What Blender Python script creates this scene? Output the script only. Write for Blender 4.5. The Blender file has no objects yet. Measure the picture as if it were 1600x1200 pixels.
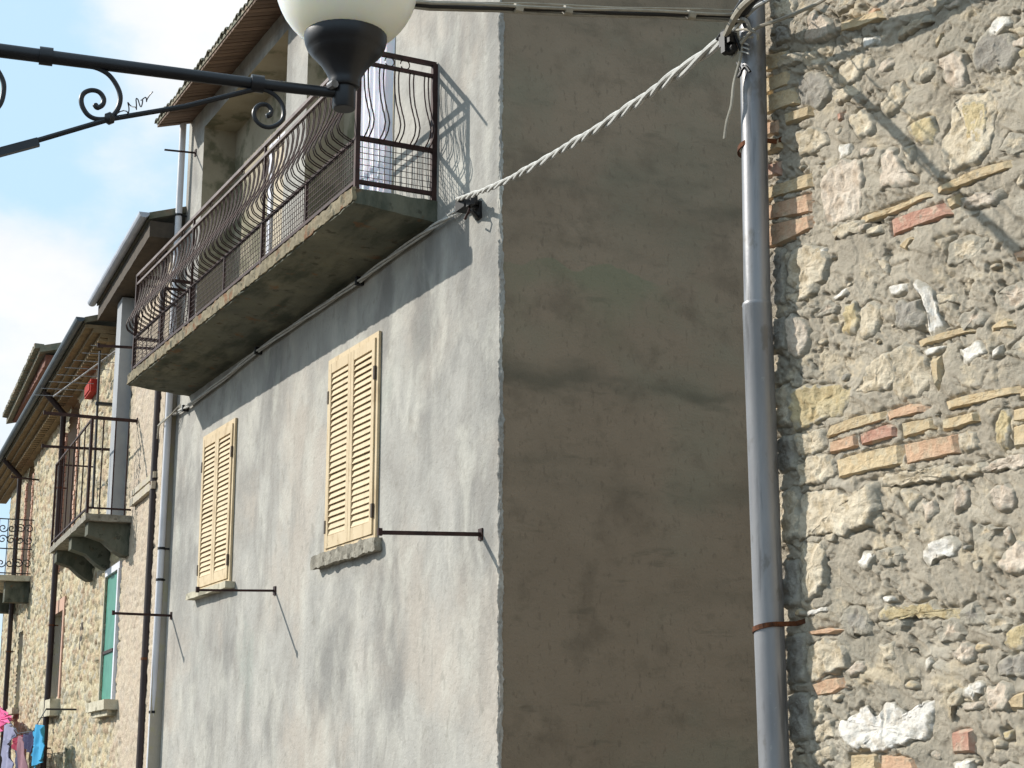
import bpy, math, random
import numpy as np
from mathutils import Vector, Matrix, noise as mnoise

random.seed(7)
RNG = np.random.default_rng(11)
SC = bpy.context.scene
COL = SC.collection
EYE = 1.6                                   # eye height above the street

# ------------------------------------------------------------------ camera
F_PX = 2604.0                               # focal length for a 1600 px wide picture
PITCH = math.atan(600.0 / F_PX)
cam_d = bpy.data.cameras.new('camera')
cam = bpy.data.objects.new('camera', cam_d)
COL.objects.link(cam)
cam.location = (0, 0, EYE)
cam.rotation_euler = (math.pi / 2 + PITCH, 0, 0)
cam_d.sensor_width = 36.0
cam_d.lens = 36.0 * F_PX / 1600.0
cam_d.clip_start = 0.05
cam_d.clip_end = 2000
SC.camera = cam

# ------------------------------------------------------------------ light
LIGHT = Vector((1.295, -0.353, -0.81)).normalized()        # the way the sunlight travels
SUN_EL = math.asin(-LIGHT.z)
SUN_ROT = math.atan2(-LIGHT.x, -LIGHT.y)
sun_d = bpy.data.lights.new('sun', 'SUN')
sun_d.energy = 5.0
sun_d.angle = math.radians(0.5)
sun_d.color = (1.0, 0.955, 0.88)
sun = bpy.data.objects.new('sun', sun_d)
COL.objects.link(sun)
sun.rotation_euler = LIGHT.to_track_quat('-Z', 'Y').to_euler()
sun.location = (-20, 6, 30)

SC.view_settings.view_transform = 'Standard'
SC.view_settings.look = 'None'
SC.view_settings.gamma = 1.0
SC.view_settings.exposure = 0.04
SC.view_settings.use_curve_mapping = False

def dirvec(x, y):
    a = x - 800.0; b = y - 600.0
    return np.array([a, F_PX * math.cos(PITCH) + b * math.sin(PITCH), F_PX * math.sin(PITCH) - b * math.cos(PITCH)])

world = bpy.data.worlds.new('World')
SC.world = world
world.use_nodes = True
nt = world.node_tree
for n in list(nt.nodes): nt.nodes.remove(n)
def wn(t, **k):
    n = nt.nodes.new(t)
    for a, b in k.items(): setattr(n, a, b)
    return n
out = wn('ShaderNodeOutputWorld')
bg = wn('ShaderNodeBackground'); bg.inputs['Strength'].default_value = 0.118
sky = wn('ShaderNodeTexSky', sky_type='NISHITA', sun_disc=False)
sky.sun_elevation = SUN_EL; sky.sun_rotation = SUN_ROT
sky.air_density = 1.0; sky.dust_density = 1.2; sky.ozone_density = 1.5
bgc = wn('ShaderNodeBackground'); bgc.inputs['Strength'].default_value = 0.98
tc = wn('ShaderNodeTexCoord')
def wmath(op, a, b=None, c=None):
    n = wn('ShaderNodeMath', operation=op)
    for i, v in enumerate((a, b, c)):
        if v is None: continue
        if isinstance(v, (int, float)): n.inputs[i].default_value = v
        else: nt.links.new(v, n.inputs[i])
    return n.outputs[0]
def wnoise(scale, detail, rough, off=(0, 0, 0)):
    m = wn('ShaderNodeMapping'); m.inputs['Location'].default_value = off
    m.inputs['Scale'].default_value = (1, 1, 1.5)
    nt.links.new(tc.outputs['Generated'], m.inputs['Vector'])
    n = wn('ShaderNodeTexNoise'); n.inputs['Scale'].default_value = scale
    n.inputs['Detail'].default_value = detail; n.inputs['Roughness'].default_value = rough
    nt.links.new(m.outputs[0], n.inputs['Vector'])
    return n.outputs['Fac']
cl = wnoise(9.0, 8, 0.58, (3.1, 0.4, 1.7))
cl2 = wnoise(3.0, 5, 0.55, (0.3, 5.4, 2.2))
tot = wmath('MULTIPLY_ADD', cl2, 0.55, wmath('MULTIPLY', cl, 0.75))
# cumulus masses: (direction px, angular size, weight)
for (x, y, s, wgt) in ((300, 30, 0.032, .34), (230, -40, .045, .20), (160, 250, .022, .07), (60, 520, .03, .12), (90, 450, .012, .06), (-20, 640, .05, .08), (200, 240, .02, .06),
                       (20, 380, .016, .12), (130, 430, .016, .06), (-300, 300, .12, .08), (40, 60, .040, -.20), (120, 330, .014, -.10), (20, 290, .02, -.10), (60, 160, .03, -.14)):
    v = dirvec(x, y); v /= np.linalg.norm(v)
    d = wn('ShaderNodeVectorMath', operation='DOT_PRODUCT')
    nt.links.new(tc.outputs['Generated'], d.inputs[0]); d.inputs[1].default_value = tuple(v)
    # 1-dot ~ angle^2/2
    q = wmath('MULTIPLY', wmath('SUBTRACT', 1.0, d.outputs['Value']), 1.0 / (s * s / 2) * 0.35)
    g = wmath('MULTIPLY', wmath('POWER', 2.718, wmath('MULTIPLY', q, -1.0)), wgt)
    tot = wmath('ADD', tot, g)
mr = wn('ShaderNodeMapRange', interpolation_type='SMOOTHSTEP')
mr.inputs['From Min'].default_value = 0.56; mr.inputs['From Max'].default_value = 0.92
nt.links.new(tot, mr.inputs['Value'])
cr = wn('ShaderNodeMapRange'); nt.links.new(wnoise(14, 6, .6, (1, 2, 3)), cr.inputs['Value'])
cr.inputs['From Min'].default_value = .35; cr.inputs['From Max'].default_value = .7
cc = wn('ShaderNodeMixRGB'); cc.inputs[1].default_value = (.93, .96, 1.0, 1); cc.inputs[2].default_value = (1.04, 1.04, 1.03, 1)
nt.links.new(cr.outputs[0], cc.inputs[0]); nt.links.new(cc.outputs[0], bgc.inputs['Color'])
# a pale summer sky: thin high veil over the blue
veil = wn('ShaderNodeMixRGB'); veil.inputs[0].default_value = .86
nt.links.new(sky.outputs[0], veil.inputs[1]); veil.inputs[2].default_value = (5.3, 7.5, 9.3, 1)
nt.links.new(veil.outputs[0], bg.inputs['Color'])
mx = wn('ShaderNodeMixShader')
nt.links.new(mr.outputs[0], mx.inputs[0]); nt.links.new(bg.outputs[0], mx.inputs[1]); nt.links.new(bgc.outputs[0], mx.inputs[2])
nt.links.new(mx.outputs[0], out.inputs['Surface'])

# ------------------------------------------------------------------ wall frames
class Frame:
    """A wall plane: u along the wall (away from the viewer), o out of the wall, z up (0 = eye height)."""
    def __init__(s, xv, h):
        d = dirvec(xv, 1200.0); d[2] = 0; d /= np.linalg.norm(d)
        s.d = d; s.n = np.array([d[1], -d[0], 0.0]); s.h = h
        s.ang = math.atan2(d[1], d[0])
    def W(s, u, o, z):
        p = u * s.d + (s.h - o) * s.n
        return Vector((p[0], p[1], z + EYE))
    def hit(s, x, y, o=0.0):
        r = dirvec(x, y); t = (s.h - o) / float(r @ s.n); p = r * t
        return float(p @ s.d), float(p[2])
    def perp(s, u, x, y):
        r = dirvec(x, y); t = u / float(r @ s.d); p = r * t
        return s.h - float(p @ s.n), float(p[2])
    def L(s, wp):                      # world (z above street) -> frame coords
        p = np.array([wp[0], wp[1], 0.0])
        return (float(p @ s.d), s.h - float(p @ s.n), wp[2] - EYE)
FA = Frame(-535, 4.9)       # plaster house
FC = Frame(-280, 3.30)      # stone row further on
FS = Frame(-700, 3.10)      # stone wall on the right
class WorldFrame:
    ang = 0.0
    def W(s, x, y, z): return Vector((x, y, z + EYE))
FW = WorldFrame()

# ------------------------------------------------------------------ mesh helpers
class MB:
    def __init__(s): s.v = []; s.f = []
    def quad(s, a, b, c, d):
        i = len(s.v); s.v += [a, b, c, d]; s.f.append((i, i + 1, i + 2, i + 3)); return s
    def box(s, u0, u1, o0, o1, z0, z1):
        i = len(s.v)
        for z in (z0, z1):
            s.v += [(u0, o0, z), (u1, o0, z), (u1, o1, z), (u0, o1, z)]
        s.f += [(i, i+3, i+2, i+1), (i+4, i+5, i+6, i+7), (i, i+1, i+5, i+4), (i+1, i+2, i+6, i+5), (i+2, i+3, i+7, i+6), (i+3, i, i+4, i+7)]
        return s
    def bar(s, a, b, w, h=None):
        h = h or w
        a = Vector(a); b = Vector(b); t = (b - a).normalized()
        up = Vector((0, 0, 1)) if abs(t.z) < .9 else Vector((1, 0, 0))
        x = t.cross(up).normalized(); y = x.cross(t).normalized()
        i = len(s.v)
        for p in (a, b):
            for sx, sy in ((-1, -1), (1, -1), (1, 1), (-1, 1)):
                s.v.append(tuple(p + x * (sx * w / 2) + y * (sy * h / 2)))
        s.f += [(i, i+1, i+2, i+3), (i+7, i+6, i+5, i+4)] + [(i+k, i+4+k, i+4+(k+1) % 4, i+(k+1) % 4) for k in range(4)]
        return s
    def tube(s, pts, r, n=8, caps=True):
        pts = [Vector(p) for p in pts]
        rs = r if isinstance(r, (list, tuple)) else [r] * len(pts)
        t0 = (pts[1] - pts[0]).normalized()
        up = Vector((0, 0, 1)) if abs(t0.z) < .9 else Vector((1, 0, 0))
        x = t0.cross(up).normalized()
        base = len(s.v)
        for k, p in enumerate(pts):
            if k == 0: t = pts[1] - pts[0]
            elif k == len(pts) - 1: t = pts[-1] - pts[-2]
            else: t = (pts[k+1] - pts[k]).normalized() + (pts[k] - pts[k-1]).normalized()
            t.normalize()
            x = (x - t * x.dot(t)).normalized(); y = t.cross(x)
            for j in range(n):
                a = 2 * math.pi * j / n
                s.v.append(tuple(p + x * (math.cos(a) * rs[k]) + y * (math.sin(a) * rs[k])))
        for k in range(len(pts) - 1):
            for j in range(n):
                a = base + k * n + j; b = base + k * n + (j + 1) % n
                s.f.append((a, b, b + n, a + n))
        if caps:
            s.f.append(tuple(base + j for j in reversed(range(n))))
            s.f.append(tuple(base + (len(pts) - 1) * n + j for j in range(n)))
        return s
    def lathe(s, c, prof, n=32):
        base = len(s.v)
        for (r, z) in prof:
            for j in range(n):
                a = 2 * math.pi * j / n
                s.v.append((c[0] + r * math.cos(a), c[1] + r * math.sin(a), z))
        for k in range(len(prof) - 1):
            for j in range(n):
                a = base + k * n + j; b = base + k * n + (j + 1) % n
                s.f.append((a, b, b + n, a + n))
        s.f.append(tuple(base + j for j in reversed(range(n))))
        s.f.append(tuple(base + (len(prof) - 1) * n + j for j in range(n)))
        return s
    def rough(s, u0, u1, o0, o1, z0, z1, res, amp, seed=0.0, fs=9.0, shape=None):
        """a box with an uneven, broken surface"""
        nu = max(1, round((u1-u0)/res)); no = max(1, round((o1-o0)/res)); nz = max(1, round((z1-z0)/res))
        idx = {}
        def vid(i, j, k):
            key = (i, j, k)
            if key not in idx:
                p = Vector((u0+(u1-u0)*i/nu, o0+(o1-o0)*j/no, z0+(z1-z0)*k/nz))
                if shape: p = Vector(shape(*p))
                q = mnoise.noise_vector(p * fs + Vector((seed, seed * 2, 0))) * amp + mnoise.noise_vector(p * fs * 3.1 + Vector((seed, 3, 0))) * amp * .5
                idx[key] = len(s.v); s.v.append(tuple(p + q))
            return idx[key]
        for i in range(nu):
            for j in range(no):
                s.f.append((vid(i,j,0), vid(i,j+1,0), vid(i+1,j+1,0), vid(i+1,j,0)))
                s.f.append((vid(i,j,nz), vid(i+1,j,nz), vid(i+1,j+1,nz), vid(i,j+1,nz)))
        for i in range(nu):
            for k in range(nz):
                s.f.append((vid(i,0,k), vid(i+1,0,k), vid(i+1,0,k+1), vid(i,0,k+1)))
                s.f.append((vid(i,no,k), vid(i,no,k+1), vid(i+1,no,k+1), vid(i+1,no,k)))
        for j in range(no):
            for k in range(nz):
                s.f.append((vid(0,j,k), vid(0,j,k+1), vid(0,j+1,k+1), vid(0,j+1,k)))
                s.f.append((vid(nu,j,k), vid(nu,j+1,k), vid(nu,j+1,k+1), vid(nu,j,k+1)))
        return s
    def mesh(s, name, smooth=False):
        me = bpy.data.meshes.new(name)
        me.from_pydata([tuple(map(float, v)) for v in s.v], [], s.f)
        me.update()
        if smooth:
            me.polygons.foreach_set('use_smooth', [True] * len(me.polygons))
            me.set_sharp_from_angle(angle=math.radians(40))
        return me

def place(o, parent, loc=(0, 0, 0)):
    COL.objects.link(o)
    if parent is not None: o.parent = parent
    o.location = loc
    return o
def part(name, mb, mat, parent, smooth=False, label=None, kind=None):
    """mb in the frame coordinates of the parent's thing"""
    me = mb if isinstance(mb, bpy.types.Mesh) else mb.mesh(name, smooth)
    if mat is not None and not me.materials: me.materials.append(mat)
    o = bpy.data.objects.new(name, me)
    root = parent
    while root.parent: root = root.parent
    off = Vector(root['_base']) if parent is root else Vector((0, 0, 0))
    place(o, parent, -off if parent is root else (0, 0, 0))
    if label: o['label'] = label
    if kind: o['kind'] = kind
    return o
ROOTS = []
def thing(name, frame, base, label, cat, group=None, kind=None):
    """an Empty at the thing's base, turned with its wall; children keep wall coordinates"""
    o = bpy.data.objects.new(name, None)
    o.empty_display_size = .2
    COL.objects.link(o)
    o.location = frame.W(*base); o.rotation_euler = (0, 0, frame.ang)
    o['_base'] = list(base)
    o['label'] = label; o['category'] = cat
    if group: o['group'] = group
    if kind: o['kind'] = kind
    ROOTS.append(o)
    return o
def single(name, frame, base, mb, mat, label, cat, group=None, smooth=False, kind=None):
    """a thing that is one mesh"""
    b = Vector(base)
    mb.v = [tuple(Vector(v) - b) for v in mb.v]
    me = mb.mesh(name, smooth); me.materials.append(mat)
    o = bpy.data.objects.new(name, me); COL.objects.link(o)
    o.location = frame.W(*base); o.rotation_euler = (0, 0, frame.ang)
    if label: o['label'] = label
    if cat: o['category'] = cat
    if group: o['group'] = group
    if kind: o['kind'] = kind
    return o

# ------------------------------------------------------------------ numpy noise
_G = RNG.random((256, 256)) * 2 * np.pi
_GX, _GY = np.cos(_G), np.sin(_G)
def perlin(x, y):
    xi = np.floor(x).astype(int); yi = np.floor(y).astype(int)
    xf = x - xi; yf = y - yi
    u = xf*xf*xf*(xf*(xf*6-15)+10); v = yf*yf*yf*(yf*(yf*6-15)+10)
    def g(ix, iy, dx, dy):
        a = ix & 255; b = iy & 255
        return _GX[a, b]*dx + _GY[a, b]*dy
    n00 = g(xi, yi, xf, yf); n10 = g(xi+1, yi, xf-1, yf)
    n01 = g(xi, yi+1, xf, yf-1); n11 = g(xi+1, yi+1, xf-1, yf-1)
    return ((n00*(1-u)+n10*u)*(1-v) + (n01*(1-u)+n11*u)*v) * 1.5
def fbm(x, y, o=4, g=.5):
    t = 0; a = 1.0
    for k in range(o):
        t = t + a * perlin(x * 2**k + 17.3*k, y * 2**k + 5.1*k); a *= g
    return t
def smooth01(x, a, b):
    t = np.clip((x - a) / (b - a), 0, 1); return t*t*(3-2*t)

def grid_mesh(name, U, O, Z, mask=None, color=None):
    ny, nx = U.shape
    co = np.stack([U, O, Z], -1).reshape(-1, 3).astype(np.float32)
    i = np.arange(ny-1)[:, None] * nx + np.arange(nx-1)[None, :]
    f = np.stack([i, i+1, i+nx+1, i+nx], -1).reshape(-1, 4)
    if mask is not None: f = f[mask.reshape(-1)]
    me = bpy.data.meshes.new(name)
    me.vertices.add(len(co)); me.vertices.foreach_set('co', co.ravel())
    me.loops.add(f.size); me.loops.foreach_set('vertex_index', f.ravel().astype(np.int32))
    me.polygons.add(len(f))
    me.polygons.foreach_set('loop_start', np.arange(0, f.size, 4, dtype=np.int32))
    me.polygons.foreach_set('loop_total', np.full(len(f), 4, dtype=np.int32))
    me.polygons.foreach_set('use_smooth', np.ones(len(f), dtype=bool))
    if color is not None:
        ca = me.color_attributes.new('Col', 'FLOAT_COLOR', 'POINT')
        c4 = np.concatenate([color.reshape(-1, 3), np.ones((len(co), 1))], 1).astype(np.float32)
        ca.data.foreach_set('color', c4.ravel())
    me.update(calc_edges=True)
    return me

# ------------------------------------------------------------------ materials
MATS = {}
def srgb(r, g, b):
    def f(c):
        c /= 255.0
        return c/12.92 if c <= .04045 else ((c+.055)/1.055)**2.4
    return (f(r), f(g), f(b), 1)
def mat(name, stops, scale=3.0, rough=.85, bump=0.0, bscale=60.0, stretch=(1, 1, 1), metal=0.0, detail=6, layers=(), spec=.3, vary=0.0, bdist=.01, attr=False, brough=.6, dist=0.0):
    """noise driven colour; layers = (scale, stretch, lo, hi, colour, amount) stains laid over it; vary = per-object brightness"""
    m = bpy.data.materials.new(name); m.use_nodes = True
    t = m.node_tree; N = t.nodes; Lk = t.links
    b = N['Principled BSDF']
    b.inputs['Roughness'].default_value = rough; b.inputs['Metallic'].default_value = metal
    b.inputs['Specular IOR Level'].default_value = spec
    g = N.new('ShaderNodeTexCoord')
    def nz(sc, st, det=detail, ro=.6, off=0.0):
        mp = N.new('ShaderNodeMapping'); mp.inputs['Scale'].default_value = st; mp.inputs['Location'].default_value = (off, off*1.7, off*.6)
        Lk.new(g.outputs['Object'], mp.inputs['Vector'])
        n = N.new('ShaderNodeTexNoise'); n.inputs['Scale'].default_value = sc; n.inputs['Detail'].default_value = det
        n.inputs['Roughness'].default_value = ro; n.inputs['Distortion'].default_value = dist
        Lk.new(mp.outputs[0], n.inputs['Vector']); return n.outputs['Fac']
    if attr:
        a = N.new('ShaderNodeAttribute'); a.attribute_name = 'Col'; col = a.outputs['Color']
        r = N.new('ShaderNodeMapRange'); Lk.new(nz(scale, stretch), r.inputs[0]); r.inputs[1].default_value = .3; r.inputs[2].default_value = .7; r.inputs[3].default_value = .8; r.inputs[4].default_value = 1.15
        mm = N.new('ShaderNodeVectorMath'); mm.operation = 'SCALE'; Lk.new(col, mm.inputs[0]); Lk.new(r.outputs[0], mm.inputs['Scale']); col = mm.outputs[0]
    else:
        rp = N.new('ShaderNodeValToRGB'); el = rp.color_ramp.elements
        while len(el) < len(stops): el.new(.5)
        for e, (p, c) in zip(el, stops): e.position = p; e.color = c
        Lk.new(nz(scale, stretch), rp.inputs[0]); col = rp.outputs[0]
    for k, (sc, st, lo, hi, c, amt) in enumerate(layers):
        r = N.new('ShaderNodeMapRange'); r.interpolation_type = 'SMOOTHSTEP'
        Lk.new(nz(sc, st, 5, .6, 3.3*(k+1)), r.inputs[0]); r.inputs[1].default_value = lo; r.inputs[2].default_value = hi; r.inputs[4].default_value = amt
        x = N.new('ShaderNodeMixRGB'); Lk.new(r.outputs[0], x.inputs[0]); Lk.new(col, x.inputs[1]); x.inputs[2].default_value = c; col = x.outputs[0]
    if vary:
        oi = N.new('ShaderNodeObjectInfo'); r = N.new('ShaderNodeMapRange'); Lk.new(oi.outputs['Random'], r.inputs[0])
        r.inputs[3].default_value = 1-vary; r.inputs[4].default_value = 1+vary
        mm = N.new('ShaderNodeVectorMath'); mm.operation = 'SCALE'; Lk.new(col, mm.inputs[0]); Lk.new(r.outputs[0], mm.inputs['Scale']); col = mm.outputs[0]
    Lk.new(col, b.inputs['Base Color'])
    if bump:
        bp = N.new('ShaderNodeBump'); bp.inputs['Strength'].default_value = bump; bp.inputs['Distance'].default_value = bdist
        Lk.new(nz(bscale, (1, 1, 1), 8, brough), bp.inputs['Height']); Lk.new(bp.outputs[0], b.inputs['Normal'])
    MATS[name] = m
    return m

plaster = mat('grey_cement_render', [(.25, srgb(135, 131, 125)), (.42, srgb(157, 153, 146)), (.55, srgb(168, 165, 158)), (.75, srgb(186, 181, 172))], scale=1.5, bump=.6, bscale=22, bdist=.014, stretch=(1, 1, .8), detail=11, dist=.35,
    layers=((.6, (1, 1, 1), .48, .62, srgb(183, 171, 157), .5), (1.3, (1, 1, .5), .44, .68, srgb(122, 120, 116), .75), (2.6, (2, 2, .4), .53, .68, srgb(137, 133, 127), .45),
            (3.0, (1, 1, .55), .44, .74, srgb(196, 193, 182), .6), (.7, (1, 1, 1), .58, .74, srgb(153, 163, 153), .4), (9, (1, 1, .7), .56, .70, srgb(133, 129, 120), .45), (46, (1, 1, 1), .64, .72, srgb(96, 91, 81), .5)))
def local_stain(m, u0, u1, ztop, length, colour, amt, scale=(14, 14, .7), lo=.42, hi=.62, wob=0.0, soft=.015):
    """dirt washed down the wall from something above it: fixed to its place on the wall (object space)"""
    t = m.node_tree; N = t.nodes; Lk = t.links; b = N['Principled BSDF']; old = b.inputs['Base Color'].links[0].from_socket
    g = N.new('ShaderNodeTexCoord'); sp = N.new('ShaderNodeSeparateXYZ'); Lk.new(g.outputs['Object'], sp.inputs[0])
    mp = N.new('ShaderNodeMapping'); mp.inputs['Scale'].default_value = scale; Lk.new(g.outputs['Object'], mp.inputs[0])
    n = N.new('ShaderNodeTexNoise'); n.inputs['Scale'].default_value = 1.0; n.inputs['Detail'].default_value = 5; Lk.new(mp.outputs[0], n.inputs['Vector'])
    n2 = N.new('ShaderNodeTexNoise'); n2.inputs['Scale'].default_value = 2.2; n2.inputs['Detail'].default_value = 4; Lk.new(g.outputs['Object'], n2.inputs['Vector'])
    def M(op, a, c):
        x = N.new('ShaderNodeMath'); x.operation = op
        for k, v in enumerate((a, c)):
            if isinstance(v, (int, float)): x.inputs[k].default_value = v
            else: Lk.new(v, x.inputs[k])
        return x.outputs[0]
    def SS(v, a, c):
        r = N.new('ShaderNodeMapRange'); r.interpolation_type = 'SMOOTHSTEP'; Lk.new(v, r.inputs[0]); r.inputs[1].default_value = a; r.inputs[2].default_value = c; return r.outputs[0]
    z = M('ADD', sp.outputs[2], M('MULTIPLY', M('SUBTRACT', n2.outputs['Fac'], .5), wob))
    f = M('MULTIPLY', SS(z, ztop-length, ztop-length*.15), SS(M('MULTIPLY', z, -1), -ztop-soft, -ztop))
    ax = 0 if u1 - u0 < 50 else 2
    if ax == 0: f = M('MULTIPLY', f, M('MULTIPLY', SS(sp.outputs[0], u0-.04, u0+.05), SS(M('MULTIPLY', sp.outputs[0], -1), -u1-.04, -u1+.05)))
    f = M('MULTIPLY', M('MULTIPLY', f, SS(n.outputs['Fac'], lo, hi)), amt)
    x = N.new('ShaderNodeMixRGB'); Lk.new(f, x.inputs[0]); Lk.new(old, x.inputs[1]); x.inputs[2].default_value = colour; Lk.new(x.outputs[0], b.inputs['Base Color'])
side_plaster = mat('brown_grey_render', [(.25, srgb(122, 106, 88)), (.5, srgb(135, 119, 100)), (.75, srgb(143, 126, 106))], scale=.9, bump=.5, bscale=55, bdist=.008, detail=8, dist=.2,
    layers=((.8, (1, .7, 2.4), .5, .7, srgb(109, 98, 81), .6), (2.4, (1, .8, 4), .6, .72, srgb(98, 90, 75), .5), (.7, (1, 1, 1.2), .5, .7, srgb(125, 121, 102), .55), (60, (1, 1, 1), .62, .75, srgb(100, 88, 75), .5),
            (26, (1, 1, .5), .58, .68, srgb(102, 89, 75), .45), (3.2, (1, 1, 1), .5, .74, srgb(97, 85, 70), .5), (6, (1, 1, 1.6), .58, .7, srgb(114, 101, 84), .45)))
reveal = mat('loggia_render', [(.3, srgb(151, 141, 121)), (.7, srgb(174, 164, 143))], scale=1.6, bump=.3, bscale=30, layers=((2.2, (1, 1, 1), .5, .62, srgb(99, 99, 76), .75),))
concrete = mat('old_concrete', [(.3, srgb(86, 88, 77)), (.6, srgb(110, 109, 94)), (.8, srgb(131, 125, 107))], scale=2.2, bump=.6, bscale=40, bdist=.01,
    layers=((1.6, (.7, 2.5, 1), .45, .65, srgb(56, 62, 51), .85), (5, (1, 1, 1), .6, .7, srgb(120, 78, 43), .6), (9, (1, 1, 1), .6, .68, srgb(56, 54, 45), .7)))
concrete_light = mat('crumbled_cement', [(.3, srgb(118, 112, 100)), (.7, srgb(160, 154, 140))], scale=9, bump=.8, bscale=50, bdist=.012, layers=((14, (1, 1, 1), .56, .66, srgb(80, 72, 60), .7),))
concrete_edge = mat('rusty_concrete_edge', [(.3, srgb(106, 97, 77)), (.6, srgb(139, 127, 102))], scale=8, bump=.7, bscale=50, bdist=.01,
    layers=((4, (1, 1, 1), .5, .62, srgb(118, 72, 35), .8), (9, (1, 1, 1), .56, .66, srgb(56, 58, 44), .8), (22, (1, 1, 1), .62, .7, srgb(35, 30, 25), .8)))
iron = mat('rusty_brown_iron', [(.35, srgb(43, 28, 26)), (.65, srgb(67, 44, 39))], scale=12, rough=.6, bump=.2, bscale=120, bdist=.002, metal=.2)
iron_light = mat('pale_worn_handrail', [(.35, srgb(94, 78, 74)), (.65, srgb(128, 112, 106))], scale=10, rough=.5, bump=.2, bscale=120, bdist=.002)
black_iron = mat('black_lamp_iron', [(.35, srgb(19, 19, 24)), (.7, srgb(30, 31, 36))], scale=14, rough=.42, spec=.5, bump=.15, bscale=90, bdist=.002)
globe_m = mat('opal_globe', [(.3, srgb(248, 244, 232)), (.7, srgb(252, 248, 238))], scale=4, rough=.25, spec=.5)
gb = globe_m.node_tree.nodes['Principled BSDF']
gb.inputs['Subsurface Weight'].default_value = .85; gb.inputs['Subsurface Radius'].default_value = (.30, .26, .19); gb.inputs['Subsurface Scale'].default_value = 1.0
cream_paint = mat('cream_shutter_paint', [(.3, srgb(200, 178, 142)), (.7, srgb(212, 192, 158))], scale=6, rough=.6, bump=.15, bscale=80, bdist=.002, vary=.05, layers=((9, (1, 1, .3), .52, .66, srgb(168, 144, 108), .6), (40, (1, 1, .6), .62, .7, srgb(130, 108, 78), .5)))
dark_pane = mat('dark_glass', [(.4, srgb(22, 20, 18)), (.7, srgb(34, 30, 26))], rough=.15, spec=.5)
hinge_m = mat('dark_hinge', [(.4, srgb(60, 50, 40)), (.7, srgb(84, 70, 56))], rough=.6)
zinc = mat('grey_zinc_pipe', [(.3, srgb(130, 129, 131)), (.55, srgb(147, 146, 147)), (.75, srgb(161, 160, 161))], scale=3, rough=.42, metal=.45, stretch=(3, 3, .6), bump=.12, bscale=50, bdist=.003,
    layers=((5, (4, 4, .35), .5, .64, srgb(91, 91, 92), .7), (11, (1, 1, .5), .58, .66, srgb(104, 97, 87), .5), (30, (1, 1, 1), .66, .72, srgb(168, 167, 163), .4)))
rust = mat('rusty_strap', [(.4, srgb(67, 40, 24)), (.7, srgb(117, 67, 35))], scale=30, rough=.8)
white_pipe = mat('white_plastic_pipe', [(.3, srgb(206, 204, 208)), (.7, srgb(228, 226, 228))], rough=.4)
grey_pipe = mat('blue_grey_pipe', [(.3, srgb(120, 132, 146)), (.7, srgb(150, 160, 170))], rough=.45)
brown_pipe = mat('dark_brown_pipe', [(.3, srgb(48, 40, 40)), (.7, srgb(66, 54, 52))], rough=.5)
gutter_m = mat('blue_grey_gutter', [(.3, srgb(77, 86, 93)), (.7, srgb(98, 106, 112))], rough=.5, metal=.2)
gutter_pale = mat('pale_zinc_gutter', [(.3, srgb(168, 172, 184)), (.7, srgb(196, 200, 208))], rough=.45, metal=.2)
cable_m = mat('pale_grey_cable', [(.3, srgb(168, 166, 160)), (.7, srgb(200, 198, 192))], scale=20, rough=.6, vary=.08)
wire_m = mat('old_grey_wire', [(.3, srgb(140, 134, 122)), (.7, srgb(172, 166, 152))], scale=20, rough=.6, vary=.1)
black_plastic = mat('black_plastic_clamp', [(.3, srgb(22, 22, 24)), (.7, srgb(44, 42, 42))], rough=.5)
curtain_m = mat('white_curtain_cloth', [(.3, srgb(224, 224, 232)), (.7, srgb(240, 240, 244))], rough=.8)
curtain_m.node_tree.nodes['Principled BSDF'].inputs['Subsurface Weight'].default_value = .2
white_paint = mat('white_door_paint', [(.3, srgb(206, 206, 216)), (.7, srgb(226, 226, 232))], rough=.5)
beige_door = mat('beige_door_panel', [(.3, srgb(178, 164, 140)), (.7, srgb(196, 182, 156))], rough=.6)
terracotta = mat('pinkish_brown_soffit_tile', [(.3, srgb(105, 85, 71)), (.7, srgb(128, 107, 92))], scale=5, vary=.2, bump=.3, bscale=40)
roof_tile_m = mat('lichen_roof_tile', [(.3, srgb(95, 99, 85)), (.55, srgb(124, 117, 100)), (.75, srgb(128, 94, 71))], scale=6, vary=.2, bump=.4, bscale=30)
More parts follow.
